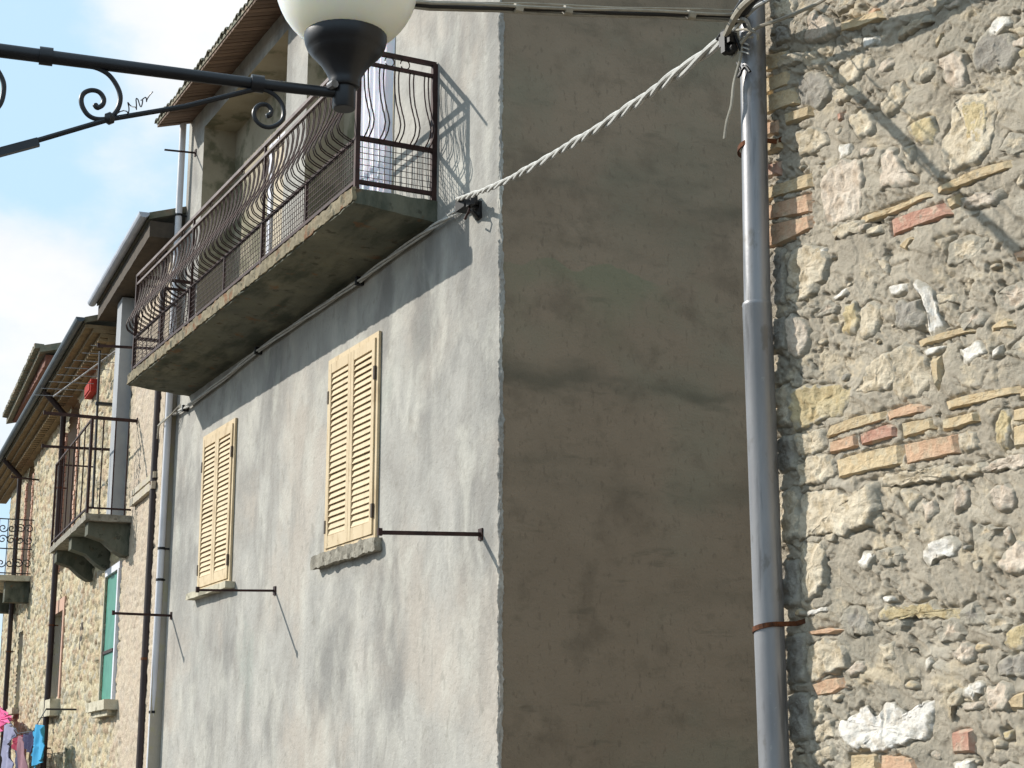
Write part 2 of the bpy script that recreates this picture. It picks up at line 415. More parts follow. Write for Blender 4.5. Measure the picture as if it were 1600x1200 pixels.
# right hand stone wall
mortar = mat('rough_grey_mortar', [(.25, srgb(156, 146, 129)), (.45, srgb(176, 165, 147)), (.62, srgb(190, 179, 160)), (.8, srgb(205, 192, 171))], scale=5, bump=1.0, bscale=60, bdist=.011, detail=10, brough=.74,
    layers=((2.2, (1, 1, 1), .52, .64, srgb(163, 155, 139), .7), (8, (1, 1, 1.4), .54, .66, srgb(220, 202, 171), .6), (80, (1, 1, 1), .62, .70, srgb(130, 117, 98), .55), (17, (1, 1, 1), .6, .7, srgb(143, 133, 114), .5), (3.5, (1, 1, 1), .56, .66, srgb(198, 189, 172), .6)))
def stone_mat(name, a, b, c, stain, vary=.08, bump=.9, bs=80):
    m = mat(name, [(.28, srgb(*a)), (.5, srgb(*b)), (.74, srgb(*c))], scale=9, bump=bump, bscale=bs*.8, bdist=.012, detail=9, vary=vary, brough=.7, layers=((24, (1, 1, 1), .52, .64, srgb(*stain), .65), (9, (1, 1, 1), .54, .64, srgb(176, 167, 150), .8), (70, (1, 1, 1), .62, .7, srgb(128, 112, 90), .5)))
    # mortar smeared over the edges of each stone (mesh attribute 'Smear')
    t = m.node_tree; b_ = t.nodes['Principled BSDF']; old = b_.inputs['Base Color'].links[0].from_socket
    at = t.nodes.new('ShaderNodeAttribute'); at.attribute_name = 'Smear'
    tc_ = t.nodes.new('ShaderNodeTexCoord'); n = t.nodes.new('ShaderNodeTexNoise'); n.inputs['Scale'].default_value = 45; n.inputs['Detail'].default_value = 5
    t.links.new(tc_.outputs['Object'], n.inputs['Vector'])
    ad = t.nodes.new('ShaderNodeMath'); ad.operation = 'ADD'; t.links.new(at.outputs['Fac'], ad.inputs[0]); t.links.new(n.outputs['Fac'], ad.inputs[1])
    r = t.nodes.new('ShaderNodeMapRange'); t.links.new(ad.outputs[0], r.inputs[0]); r.inputs[1].default_value = .84; r.inputs[2].default_value = 1.0; r.inputs[4].default_value = .92
    x = t.nodes.new('ShaderNodeMixRGB'); t.links.new(r.outputs[0], x.inputs[0]); t.links.new(old, x.inputs[1]); x.inputs[2].default_value = srgb(172, 164, 148); t.links.new(x.outputs[0], b_.inputs['Base Color'])
    return m
STM = {
 'c': stone_mat('cream_limestone', (194, 180, 155), (213, 198, 173), (227, 215, 192), (182, 163, 132)),
 'p': stone_mat('pinkish_limestone', (198, 181, 161), (215, 199, 180), (227, 214, 196), (186, 165, 142)),
 't': stone_mat('tan_brick', (184, 160, 124), (202, 180, 144), (212, 193, 160), (192, 180, 154), .08, .6, 110),
 'o': stone_mat('orange_brick', (188, 152, 122), (204, 168, 138), (212, 182, 154), (196, 176, 148), .06, .6, 110),
 'r': stone_mat('red_brick', (170, 122, 104), (188, 144, 124), (198, 168, 148), (196, 178, 156), .05, .6, 110),
 'w': stone_mat('white_limestone', (216, 208, 198), (230, 224, 214), (240, 236, 228), (204, 192, 174), .03, .7, 60),
 'g': stone_mat('grey_stone', (146, 140, 130), (162, 155, 144), (176, 169, 156), (138, 130, 118)),
 'y': stone_mat('yellow_limestone', (192, 172, 130), (208, 190, 150), (216, 202, 172), (182, 158, 114)),
}
rubble = mat('far_rubble_masonry', [], attr=True, scale=14, bump=.9, bscale=32, bdist=.02, detail=8)
pink_brick = mat('pink_brick_trim', [(.3, srgb(190, 148, 128)), (.7, srgb(212, 178, 156))], scale=9, vary=.12, bump=.4)
cornice_m = mat('brick_cornice', [(.3, srgb(115, 97, 71)), (.7, srgb(144, 124, 95))], scale=7, vary=.2, bump=.5)
pale_stone = mat('pale_sill_stone', [(.3, srgb(176, 168, 146)), (.7, srgb(206, 198, 176))], scale=8, bump=.5, layers=((5, (1, 1, 1), .52, .64, srgb(110, 106, 88), .7),))
dark_wood = mat('dark_soffit_board', [(.3, srgb(67, 59, 51)), (.7, srgb(85, 75, 64))], scale=7, bump=.3)
green_paint = mat('green_shutter_paint', [(.3, srgb(62, 122, 106)), (.7, srgb(82, 146, 126))], scale=5, rough=.5)
brown_wood = mat('brown_door_wood', [(.3, srgb(98, 58, 44)), (.7, srgb(126, 78, 58))], scale=8, stretch=(6, 6, .6), rough=.7)
red_box = mat('red_box_paint', [(.3, srgb(150, 40, 36)), (.7, srgb(176, 60, 50))])
grey_render = mat('smooth_grey_render', [(.3, srgb(145, 147, 151)), (.7, srgb(167, 169, 171))], scale=2, bump=.2)
pale_render = mat('patched_pink_render', [(.3, srgb(171, 160, 144)), (.7, srgb(187, 178, 162))], scale=3, bump=.4, layers=((6, (1, 1, 1), .5, .62, srgb(180, 171, 137), .7),))
ground_m = mat('street_paving', [(.3, srgb(78, 73, 65)), (.7, srgb(95, 88, 78))], scale=.8, bump=.5, bscale=12)
opp_m = mat('ochre_street_render', [(.3, srgb(186, 170, 140)), (.7, srgb(204, 188, 158))], scale=.8, bump=.3)

# ------------------------------------------------------------------ ground
g = MB(); R_ = 600
g.quad((-R_, -R_, -EYE), (R_, -R_, -EYE), (R_, R_, -EYE), (-R_, R_, -EYE))
single('street_ground', FW, (0, 0, -EYE), g, ground_m, None, None, kind='structure')

# ------------------------------------------------------------------ wall with openings
def holed_wall(mb, u0, u1, z0, z1, holes, th, o=0.0):
    us = sorted({u0, u1, *[h[0] for h in holes], *[h[1] for h in holes]})
    zs = sorted({z0, z1, *[h[2] for h in holes], *[h[3] for h in holes]})
    for a, b in zip(us, us[1:]):
        for c, d in zip(zs, zs[1:]):
            mu, mz = (a+b)/2, (c+d)/2
            if any(h[0] < mu < h[1] and h[2] < mz < h[3] for h in holes): continue
            mb.quad((b, o, c), (a, o, c), (a, o, d), (b, o, d))
def reveals(mb, holes, th, o=0.0):
    for (a, b, c, d) in holes:
        mb.quad((a, o, c), (a, o-th, c), (a, o-th, d), (a, o, d))
        mb.quad((b, o, c), (b, o, d), (b, o-th, d), (b, o-th, c))
        mb.quad((a, o, d), (a, o-th, d), (b, o-th, d), (b, o, d))
        mb.quad((a, o, c), (b, o, c), (b, o-th, c), (a, o-th, c))

# ================================================================== PLASTER HOUSE
UC = FA.hit(781, 600)[0]      # street corner of the house
UE = 18.40                    # its far end
TOPZ = 7.52
house = thing('plaster_house', FA, (UC, 0, -EYE), 'tall grey rendered house with long iron balcony and cream shutters, its side wall in shade', 'house')
loggias = [(14.81, 17.74, 4.22, 7.2), (12.0, 14.19, 4.22, 7.05)]
w = MB(); holed_wall(w, UC + .012, UE, -EYE, TOPZ, loggias, .38); part('facade_wall', w, plaster, house)
w = MB(); reveals(w, loggias, .38)
w.quad((UE-.1, -.38, 4.2), (11.0, -.38, 4.2), (11.0, -.38, 7.4), (UE-.1, -.38, 7.4))
part('loggia_lining', w, reveal, house)
# side wall towards the alley, finely uneven
ys = np.linspace(-9, -.012, 180); zs = np.linspace(-EYE, TOPZ + 1.0, 180)
OO, ZZ = np.meshgrid(ys, zs)
UU = UC + .006*fbm(OO*1.5, ZZ*1.5) + .002*fbm(OO*9, ZZ*9)
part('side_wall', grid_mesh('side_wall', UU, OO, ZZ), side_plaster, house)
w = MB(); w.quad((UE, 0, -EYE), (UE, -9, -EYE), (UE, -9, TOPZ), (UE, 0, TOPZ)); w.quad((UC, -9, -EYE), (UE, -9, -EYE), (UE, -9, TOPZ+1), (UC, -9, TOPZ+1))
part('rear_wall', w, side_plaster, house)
# lumpy plaster arris
zz = np.linspace(-EYE, TOPZ, 1500); aa = np.linspace(math.radians(-12), math.radians(282), 16)
AA, Z2 = np.meshgrid(aa, zz)
rr = .017 + .012*fbm(AA*1.2, Z2*9, 4) + .009*np.maximum(0, fbm(AA*1.6+9, Z2*24, 3))
rr = rr + .010*np.maximum(-.6, fbm(AA*.4, Z2*2.2+3, 2)); rr = np.clip(rr*.8, .003, .06)
# arris at (UC, 0): circle centred just inside
part('corner_bead', grid_mesh('corner_bead', UC + .006 - rr*np.sin(AA - 1.2)*1.1, -.008 + rr*np.cos(AA - 1.2)*1.1, Z2), plaster, house)

UB = UC
for (a, b_, zt_, ln, c_, am, sc_) in ((12.05, 13.5, 1.66, .95, srgb(104, 100, 94), .75, (11, 11, .8)), (15.9, 17.3, 1.73, .8, srgb(104, 100, 94), .75, (11, 11, .8)),
                              (11.0, 17.9, 4.05, .75, srgb(96, 96, 92), .7, (7, 7, .7)), (10.2, 10.36, 1.56, .5, srgb(140, 96, 70), .7, (30, 30, 1)), (14.58, 14.74, 1.57, .5, srgb(140, 96, 70), .7, (30, 30, 1)),
                              (18.1, 18.5, 7.3, 8.6, srgb(120, 116, 108), .6, (9, 9, .5))):
    local_stain(plaster, a-UB, b_-UB, zt_+EYE, ln, c_, am, sc_)
# damp lines of the old render lifts on the side wall
for (zt_, th_, am) in ((2.62, .30, .55), (2.50, .10, .6), (1.10, .30, .6), (1.02, .08, .65), (.50, .5, .45), (5.2, .3, .35)):
    local_stain(side_plaster, -100, 100, zt_+EYE, th_, srgb(84, 80, 66), am*.75, (1.3, 1.3, 3.5), .42, .66, .35, .12)
# a low greenish bloom
local_stain(side_plaster, -100, 100, 1.9+EYE, .9, srgb(112, 118, 92), .5, (.8, .8, 1.0), .46, .62, .4)
local_stain(plaster, 13.9-UB, 15.6-UB, 3.0+EYE, 1.9, srgb(150, 168, 152), .55, (1.4, 1.4, 1.2), .42, .6, .3)
local_stain(plaster, 15.0-UB, 18.5-UB, 3.9+EYE, 4.5, srgb(122, 121, 117), .6, (1.8, 1.8, .9), .44, .6, .3)

# shutters
def shutter_window(ul, ur, z0, z1):
    """ul = far side, ur = near side"""
    fr = MB(); t = .045
    fr.box(ur, ur+t, .004, .026, z0, z1); fr.box(ul-t, ul, .004, .026, z0, z1)
    fr.box(ur+t, ul-t, .004, .026, z1-t, z1); fr.box(ur+t, ul-t, .004, .026, z0, z0+t*.7)
    sw = part('shutter_window', fr, cream_paint, house)
    p = MB(); p.box(ur+t, ul-t, .003, .008, z0+t, z1-t); part('window_pane', p, dark_pane, sw)
    mid = (ul+ur)/2; n = 27
    for (a, b) in ((ur+t+.004, mid-.003), (mid+.003, ul-t-.004)):
        lf = MB(); s = .06; r = .085
        lf.box(a, a+s, .012, .040, z0+.035, z1-t-.004); lf.box(b-s, b, .012, .040, z0+.035, z1-t-.004)
        lf.box(a+s, b-s, .013, .038, z1-t-.004-r, z1-t-.004); lf.box(a+s, b-s, .013, .038, z0+.035, z0+.035+r*1.2)
        part('shutter_leaf', lf, cream_paint, sw)
        lo = z0+.035+r*1.2; hi = z1-t-.004-r; pitch = (hi-lo)/n
        sl = MB(); hh = pitch*.62; bw = (b-a)/2 - s
        # tilted slat, its lower edge outwards
        sl.v = [(-bw, -.010, hh), (bw, -.010, hh), (bw, .011, -hh*.66), (-bw, .011, -hh*.66), (-bw, -.015, hh-.004), (bw, -.015, hh-.004), (bw, .005, -hh*.66-.003), (-bw, .005, -hh*.66-.003)]
        sl.f = [(0, 3, 2, 1), (4, 5, 6, 7), (0, 1, 5, 4), (3, 7, 6, 2), (0, 4, 7, 3), (1, 2, 6, 5)]
        me = sl.mesh('slat'); me.materials.append(cream_paint)
        for k in range(n):
            o = bpy.data.objects.new('slat', me)
            place(o, sw, ((a+b)/2, .026, lo + pitch*(k+.5)))
            o.rotation_euler = (random.uniform(-.07, .07), random.uniform(-.010, .010), 0)
        hs = a if a < mid-.1 and b < mid else b
        for zc in (z1-.34, z0+.22):
            hg = MB(); hg.box(hs-.016, hs+.014, .027, .046, zc-.055, zc+.055); part('hinge', hg, hinge_m, sw)
    return sw
shutter_window(13.33, 12.17, 1.77, 3.455)
shutter_window(17.16, 16.02, 1.80, 3.455)
s1 = MB().rough(12.08, 13.5, 0, .075, 1.655, 1.765, .04, .018, 2.0, 14); part('window_sill', s1, concrete_light, house, label='crumbling rough cement sill')
s2 = MB().rough(15.9, 17.3, 0, .10, 1.725, 1.79, .05, .006, 5.0); part('window_sill', s2, pale_stone, house, label='thin dark edged stone sill')

# roof
EO, EZ = .40, 7.34
def roof_z(o): return EZ + (EO - o) * .30
sf = MB()
me_b = MB().box(-.043, .043, -1.0, 0, 0, .03)
me_b.v = [(u, o, z - o*.30) for (u, o, z) in me_b.v]
mb_ = me_b.mesh('soffit_tile'); mb_.materials.append(terracotta)
rf = MB(); u0, u1 = UC - .15, UE - .06
rf.v = [(u0, EO+.01, EZ+.032), (u1, EO+.01, EZ+.032), (u1, -5, roof_z(-5)+.032), (u0, -5, roof_z(-5)+.032), (u0, EO+.01, EZ+.075), (u1, EO+.01, EZ+.075), (u1, -5, roof_z(-5)+.075), (u0, -5, roof_z(-5)+.075)]
rf.f = [(0, 3, 2, 1), (4, 5, 6, 7), (0, 1, 5, 4), (2, 3, 7, 6), (1, 2, 6, 5), (0, 4, 7, 3)]
roof = part('roof', rf, roof_tile_m, house)
k = 0; u = u0 + .05
while u < u1:
    o = bpy.data.objects.new('soffit_tile', mb_); place(o, roof, (u, EO, EZ - .003 + .007*random.random())); u += .1
tl = MB(); n = 8; L_ = .5
for e, (r0) in ((0, .060), (1, .05)):
    for j in range(n+1):
        a = math.pi*j/n
        for r in (r0, r0-.014):
            tl.v.append((math.cos(a)*r, -e*L_, math.sin(a)*r*.75 + e*L_*.30))
m_ = (n+1)*2
for j in range(n):
    a = 2*j
    tl.f += [(a, a+2, a+2+m_, a+m_), (a+1, a+1+m_, a+3+m_, a+3), (a, a+1, a+3, a+2)]
tme = tl.mesh('roof_tile', True); tme.materials.append(roof_tile_m)
u = u0 + .09
while u < u1:
    o = bpy.data.objects.new('roof_tile', tme); place(o, roof, (u, EO + .03 + random.uniform(-.015, .015), EZ+.055 + random.uniform(-.006, .006)))
    o.rotation_euler = (0, 0, random.uniform(-.04, .04)); u += .125

# door inside the loggia
dr = MB(); dr.box(15.2, 16.22, -.376, -.34, 4.22, 6.45); d_ = part('loggia_door', dr, beige_door, house)
df = MB(); df.box(16.17, 16.27, -.376, -.315, 4.22, 6.52); df.box(15.12, 15.22, -.376, -.315, 4.22, 6.52); df.box(15.22, 16.17, -.376, -.32, 6.42, 6.52); part('door_frame', df, white_paint, d_)

# ------------------------------------------------------------------ balcony
BN, BF, BO = 11.10, 17.87, .665
def slabshape(u, o, z):
    if z < 4.17: z = 4.105 - .055*(1 - max(0, o)/BO)
    return (u, o, z)
sb = MB().rough(BN-.02, BF+.02, .0, BO+.02, 4.05, 4.222, .055, .009, 1.0, 7, slabshape)
balcony = part('balcony', sb, concrete, house)
e = MB().rough(BN-.03, BF+.03, BO+.005, BO+.035, 4.118, 4.226, .035, .012, 4.0, 16); part('slab_edge', e, concrete_edge, balcony)
RT, R2, RM, RB = 5.355, 5.255, 4.640, 4.290
def hbar(name, a, b, w, h, m=iron): part(name, MB().bar(a, b, w, h), m, balcony)
UN = BN + .02; UF = BF - .02; OO_ = BO - .015
hbar('handrail', (UN-.02, OO_, RT), (UF+.02, OO_, RT), .035, .032, iron_light)
hbar('top_rail', (UN, OO_, R2), (UF, OO_, R2), .028, .026, iron_light)
hbar('middle_rail', (UN, OO_, RM), (UF, OO_, RM), .026, .026)
hbar('bottom_rail', (UN, OO_, RB), (UF, OO_, RB), .028, .028)
for uu in (UN, UF):
    hbar('handrail', (uu, .01, RT), (uu, OO_+.02, RT), .035, .032)
    hbar('top_rail', (uu, .01, R2), (uu, OO_, R2), .028, .026)
    hbar('middle_rail', (uu, .01, RM), (uu, OO_, RM), .03, .03)
    hbar('bottom_rail', (uu, .01, RB), (uu, OO_, RB), .03, .03)
def post(u, o, w=.034, z0=4.2, z1=RT): part('post', MB().box(u-w/2, u+w/2, o-w/2, o+w/2, z0, z1), iron, balcony)
for uu in (UN, UF):
    post(uu, OO_, .036); post(uu, .02, .042)
for k in range(1, 6):
    uu = UN + (UF-UN)*k/6
    post(uu, OO_, .034 if k % 2 == 0 else .022, 4.2, RM)
for k in (2, 4): post(UN + (UF-UN)*k/6, OO_, .022, RM, RT)
# bellied balusters
def prof(t):   # t 0 top .. 1 bottom ; outward bulge
    pts = [(0, 0), (.12, -.012), (.3, .0), (.45, .026), (.6, .068), (.72, .108), (.82, .128), (.9, .112), (.965, .06), (1, 0)]
    for (a, x), (b, y) in zip(pts, pts[1:]):
        if t <= b:
            s = (t-a)/(b-a); s = s*s*(3-2*s)*.5 + s*.5
            return x+(y-x)*s
    return 0
NP = 22
bal = MB().tube([(0, prof(i/NP), R2 - (R2-RM)*i/NP) for i in range(NP+1)], .0058, 6, False)
bme = bal.mesh('baluster', True); bme.materials.append(iron)
npair = 51
for k in range(npair):
    for s in (-.018, .018):
        o = bpy.data.objects.new('baluster', bme); place(o, balcony, (UN + .1 + (UF-UN-.2)*k/(npair-1) + s, OO_, random.uniform(-.002, .002)))
        o.rotation_euler = (0, 0, random.uniform(-.05, .05))
for uu, ang in ((UN, math.pi/2), (UF, -math.pi/2)):
    for k in range(5):
        for s in (-.017, .017):
            o = bpy.data.objects.new('baluster', bme); place(o, balcony, (uu, .085 + .125*k + s, 0)); o.rotation_euler = (0, 0, ang)
# small scrolls between the two top rails
def ring(c, r, n=14, axis='u'):
    return [(c[0] + (r*math.cos(a) if axis == 'u' else 0), c[1] + (r*math.cos(a) if axis == 'o' else 0), c[2] + r*math.sin(a)*1.05) for a in [2*math.pi*j/n*.92 for j in range(n+1)]]
for o_ in (.27, .40): part('scroll_ring', MB().tube(ring((UN, o_, (RT+R2)/2), .038, axis='o'), .005, 5), iron, balcony)
for k in range(6): part('scroll_ring', MB().tube(ring((UN + .9 + k*1.0, OO_, (RT+R2)/2), .036), .005, 5), iron, balcony)
# square wire netting below the middle rail
nm = MB(); u = UN + .045
while u < UF: nm.bar((u, OO_, RB), (u, OO_, RM), .0042); u += .047
z = RB + .045
while z < RM: nm.bar((UN, OO_+.004, z), (UF, OO_+.004, z), .0042); z += .047
part('wire_netting', nm, iron, balcony, kind='stuff')
for uu in (UN, UF):
    nm = MB(); o_ = .065
    while o_ < OO_-.02: nm.bar((uu, o_, RB), (uu, o_, RM), .0042); o_ += .045
    z = RB + .045
    while z < RM: nm.bar((uu-.004, .02, z), (uu-.004, OO_, z), .0042); z += .047
    part('wire_netting', nm, iron, balcony, kind='stuff')

# clothes rod sticking out of the balcony corner
single('clothes_rod', FA, (UN, .68, RT+.024), MB().bar((UN, .60, RT+.024), (UN, 1.02, RT-.0), .016), iron, 'dark rod continuing outward past the balcony handrail, behind the lamp globe', 'clothes rod', 'clothes rods on the house fronts')

# curtain
cu = np.linspace(11.985, 12.66, 120); cz = np.linspace(4.235, 7.0, 30)
CU, CZ = np.meshgrid(cu, cz)
CO = .035 + .024*np.sin(CU*46 + .5*np.sin(CZ*1.3)) + .012*np.sin(CU*97+CZ*.6) + .01*perlin(CU*7, CZ*1.4)
cme = grid_mesh('curtain', CU - 12.3, CO, CZ - 4.235); cme.materials.append(curtain_m)
c_ = bpy.data.objects.new('curtain', cme); COL.objects.link(c_); c_.location = FA.W(12.3, 0, 4.235); c_.rotation_euler = (0, 0, FA.ang)
c_['label'] = 'long white curtain hanging in folds over the balcony door behind the railing'; c_['category'] = 'curtain'

# clothes rods on walls
def rod(fr, xw, yw, xo, yo, w, label, extra=None):
    u, z = fr.hit(xw, yw); o1, z1 = fr.perp(u, xo, yo)
    b = MB().bar((u, 0, z), (u, o1, z1), w)
    b.box(u-.03, u+.03, 0, .012, z-.04, z+.04)
    if extra: extra(b, u, o1, z, z1)
    single('clothes_rod', fr, (u, 0, z), b, iron, label, 'clothes rod', 'clothes rods on the house fronts')
    return u, o1, z
def tip(b, u, o, z, z1):
    b.box(u-.012, u+.012, o-.03, o, z1-.02, z1+.03)
rod(FA, 752, 835, 590, 832, .026, 'thick rusty clothes rod beside the nearer shutters, close to the house corner', tip)
rod(FA, 430, 923, 306, 922, .020, 'clothes rod under the farther cream shutters, its tip over the sill', tip)
rod(FA, 268, 962, 175, 958, .026, 'lowest clothes rod, crossing in front of the dark downpipe', tip)
rod(FA, 306, 239, 257, 234, .018, 'short clothes rod high beside the loggia opening and white pipe')
rod(FC, 215, 658, 68, 645, .036, 'upper of two long rods crossing the small stone balcony', tip)
u, z = FC.hit(215, 705)
rod(FC, 180, 703, 65, 697, .032, 'lower of two long rods crossing the small stone balcony', tip)
rod(FC, 62, 750, 17, 745, .03, 'rod beside the arched balcony door at the far end of the row', tip)
rod(FC, 245, 545, 152, 540, .028, 'rod behind the far end of the long balcony, by the antenna mast', tip)

# ================================================================== STONE ROW
US, UEND = 18.76, 36.9
CT = 5.9
row = thing('stone_row_house', FC, (US, 0, -EYE), 'long yellowish rubble stone house front with arched doors, beyond the grey rendered house', 'house')
holes = [(26.3, 27.75, 3.08, 5.35), (32.5, 33.6, 3.45, 5.45), (26.75, 27.95, 1.04, 2.40), (32.6, 33.4, 1.10, 2.52), (21.42, 22.52, .83, 2.46)]
def arch_top(u, z, h):     # arched heads on the two balcony doors
    a, b, c, d = h
    m = (a+b)/2; r = (b-a)/2
    return (np.abs(u-m) < r) & (z > c) & (z < d + r*.62*np.sqrt(np.clip(1-((u-m)/r)**2, 0, 1)))
res_u, res_z = .03, .024
uu = np.arange(US, UEND + .01, res_u); zz = np.arange(-EYE, CT, res_z)
UU, ZZ = np.meshgrid(uu, zz)
def rubble_field(U, Z, sx=.20, sz=.085, seed=3):
    Uw = U + .05*perlin(U*3, Z*3); Zw = Z + .03*perlin(U*4+7, Z*4)
    gx, gy = Uw/sx, Zw/sz
    gy_i = np.floor(gy)
    f1 = np.full(U.shape, 9.0); f2 = np.full(U.shape, 9.0); idc = np.zeros(U.shape)
    for dy in (-1, 0, 1):
        for dx in (-1, 0, 1):
            cy = gy_i + dy
            sh = (cy % 2)*.5
            cx = np.floor(gx - sh) + dx
            h1 = np.modf(np.abs(np.sin(cx*127.1 + cy*311.7 + seed)*43758.5453))[0]
            h2 = np.modf(np.abs(np.sin(cx*269.5 + cy*183.3 + seed)*43758.5453))[0]
            px = cx + sh + .5 + (h1-.5)*.7; py = cy + .5 + (h2-.5)*.55
            d = np.sqrt((gx-px)**2 + ((gy-py)*1.0)**2)
            new = d < f1
            f2 = np.where(new, f1, np.minimum(f2, d)); idc = np.where(new, h1*7.3 + h2*3.1, idc); f1 = np.where(new, d, f1)
    return f2 - f1, np.modf(idc*5.77)[0]
E_, ID = rubble_field(UU, ZZ)
st = smooth01(E_, .02, .18)
Oh = -.03 + st*(.016 + .022*ID) + .008*perlin(UU*9, ZZ*9) + .01*fbm(UU*2, ZZ*2, 3)
pits = smooth01(perlin(UU*7+3, ZZ*12), .36, .55)*smooth01(perlin(UU*1.5, ZZ*1.5+9), -.3, .2); Oh -= .05*pits
pal = np.array([srgb(*c)[:3] for c in ((188, 174, 142), (200, 188, 156), (180, 164, 130), (172, 164, 146), (192, 172, 140), (196, 186, 160), (174, 152, 126), (150, 140, 116))])
cidx = (ID*7.99).astype(int)
base_c = pal[cidx]; mort_c = np.array(srgb(180, 168, 142)[:3])
col = base_c*st[..., None] + mort_c*(1-st[..., None])
# pinkish patched render close to the plaster house
pr = smooth01(fbm(UU*.7, ZZ*.5+4, 3)*.5 + (21.6-UU)*.9, .0, .6)[..., None]
col = col*(1-pr*.75) + np.array(srgb(190, 174, 156)[:3])*pr*.75; Oh = Oh*(1-pr[..., 0]*.7) - .012*pr[..., 0]*.7
uc = (UU[:-1, :-1]+UU[1:, 1:])/2; zc = (ZZ[:-1, :-1]+ZZ[1:, 1:])/2
mask = np.ones(uc.shape, bool)
for i, (a, b, c, d) in enumerate(holes):
    mask &= ~((uc > a) & (uc < b) & (zc > c) & (zc < d))
    if i < 2: mask &= ~arch_top(uc, zc, (a, b, c, d))
part('rubble_wall', grid_mesh('rubble_wall', UU, Oh, ZZ, mask, col), rubble, row)
for i, (a, b, c, d) in enumerate(holes):
    w = MB(); reveals(w, [(a, b, c, d + (.45 if i < 2 else 0))], .35, -.02)
    if i == 4: w.box(b+.0, b+.06, -.04, .015, c, d)
    part('window_reveal', w, pale_render, row)
w = MB(); w.quad((US, -.0, -EYE), (US, -8, -EYE), (US, -8, CT), (US, -.0, CT)); part('end_wall', w, pale_render, row)
w = MB(); w.quad((UEND, -.0, -EYE), (UEND, -8, -EYE), (UEND, -8, CT), (UEND, -.0, CT)); part('end_wall', w, pale_render, row)
# doors, windows
def jambs(a, b, c, d, m, wd=.12, top=True):
    """brick trim, laid brick by brick"""
    z = c
    bm_ = MB().box(-wd/2, wd/2, -.02, .022, 0, .062); me = bm_.mesh('trim_brick'); me.materials.append(m)
    while z < d:
        for uu_ in (a - wd/2, b + wd/2):
            o = bpy.data.objects.new('trim_brick', me); place(o, row, (uu_ - US, random.uniform(-.006, .008), z + EYE)); z_ = z
        z += .075
jambs(26.3, 27.75, 3.08, 5.35, pink_brick); jambs(32.5, 33.6, 3.45, 5.45, pink_brick, .14)
for i in (0, 1):
    a, b, c, d = holes[i]
    leaf = MB(); m_ = (a+b)/2
    leaf.box(a, m_-.01, -.33, -.28, c, d+.42); leaf.box(m_+.01, b, -.33, -.28, c, d+.42)
    dd = part('arched_door', leaf, brown_wood, row)
    bt = MB()
    for k in range(6): bt.box(a+.06, b-.06, -.28, -.262, c+.15+k*.36, c+.19+k*.36)
    part('door_rail', bt, brown_wood, dd)
# lower window with pale frame and block sill
a, b, c, d = holes[2]
wf = MB(); wf.box(a, a+.07, -.2, -.1, c, d); wf.box(b-.07, b, -.2, -.1, c, d); wf.box(a+.07, b-.07, -.2, -.1, d-.07, d); wf.box(a+.07, b-.07, -.2, -.1, c, c+.07)
wdw = part('window', wf, pale_render, row); part('window_pane', MB().box(a+.07, b-.07, -.19, -.17, c+.07, d-.07), dark_pane, wdw)
part('window_surround', MB().box(a-.14, a-.002, -.01, .02, c, d+.2).box(b+.002, b+.14, -.01, .02, c, d+.2).box(a-.002, b+.002, -.01, .02, d, d+.2), pink_brick, wdw)
part('window_sill', MB().rough(a-.12, b+.12, -.02, .14, c-.26, c-.01, .08, .008), pale_stone, row)
a, b, c, d = holes[3]
wf = MB(); wf.box(a, a+.08, -.16, -.08, c, d); wf.box(b-.08, b, -.16, -.08, c, d); wf.box((a+b)/2-.03, (a+b)/2+.03, -.16, -.09, c, d)
wdw = part('window', wf, pale_render, row); part('window_pane', MB().box(a+.08, b-.08, -.16, -.14, c, d), dark_pane, wdw)
part('window_sill', MB().rough(a-.1, b+.1, -.02, .12, c-.12, c-.01, .08, .006), pale_stone, row)
# green shuttered window
a, b, c, d = holes[4]
gl = MB(); m_ = (a+b)/2
gl.box(a+.3, b-.0, -.06, -.02, c, c+.62).box(a+.3, b-.0, -.06, -.02, c+.65, d); gs = part('green_shutter', gl, green_paint, row)
part('shutter_bar', MB().box(a+.28, b, -.02, 0.0, c+.615, c+.655), iron, gs)
part('window_pane', MB().box(a, a+.3, -.2, -.17, c, d), dark_pane, gs)
part('window_frame', MB().box(a-.09, a, -.04, .03, c, d).box(a-.09, b, -.04, .02, d+.001, d+.09), white_paint, gs)
part('window_sill', MB().rough(a-.34, b+.12, -.02, .16, c-.13, c-.01, .07, .01, 3), pale_stone, row)
part('slab_under_sill', MB().box(a-.24, b+.05, -.02, .1, c-.2, c-.13), pale_stone, row)
# slots in the masonry
part('vent_slot', MB().box(24.6, 24.85, -.06, -.006, 1.66, 2.04), dark_wood, row)
# cement string course left of the downpipe
part('string_course', MB().rough(19.1, 20.6, 0, .05, 3.13, 3.22, .07, .006).rough(19.1, 20.6, 0, .035, 3.26, 3.33, .07, .006), pale_render, row)

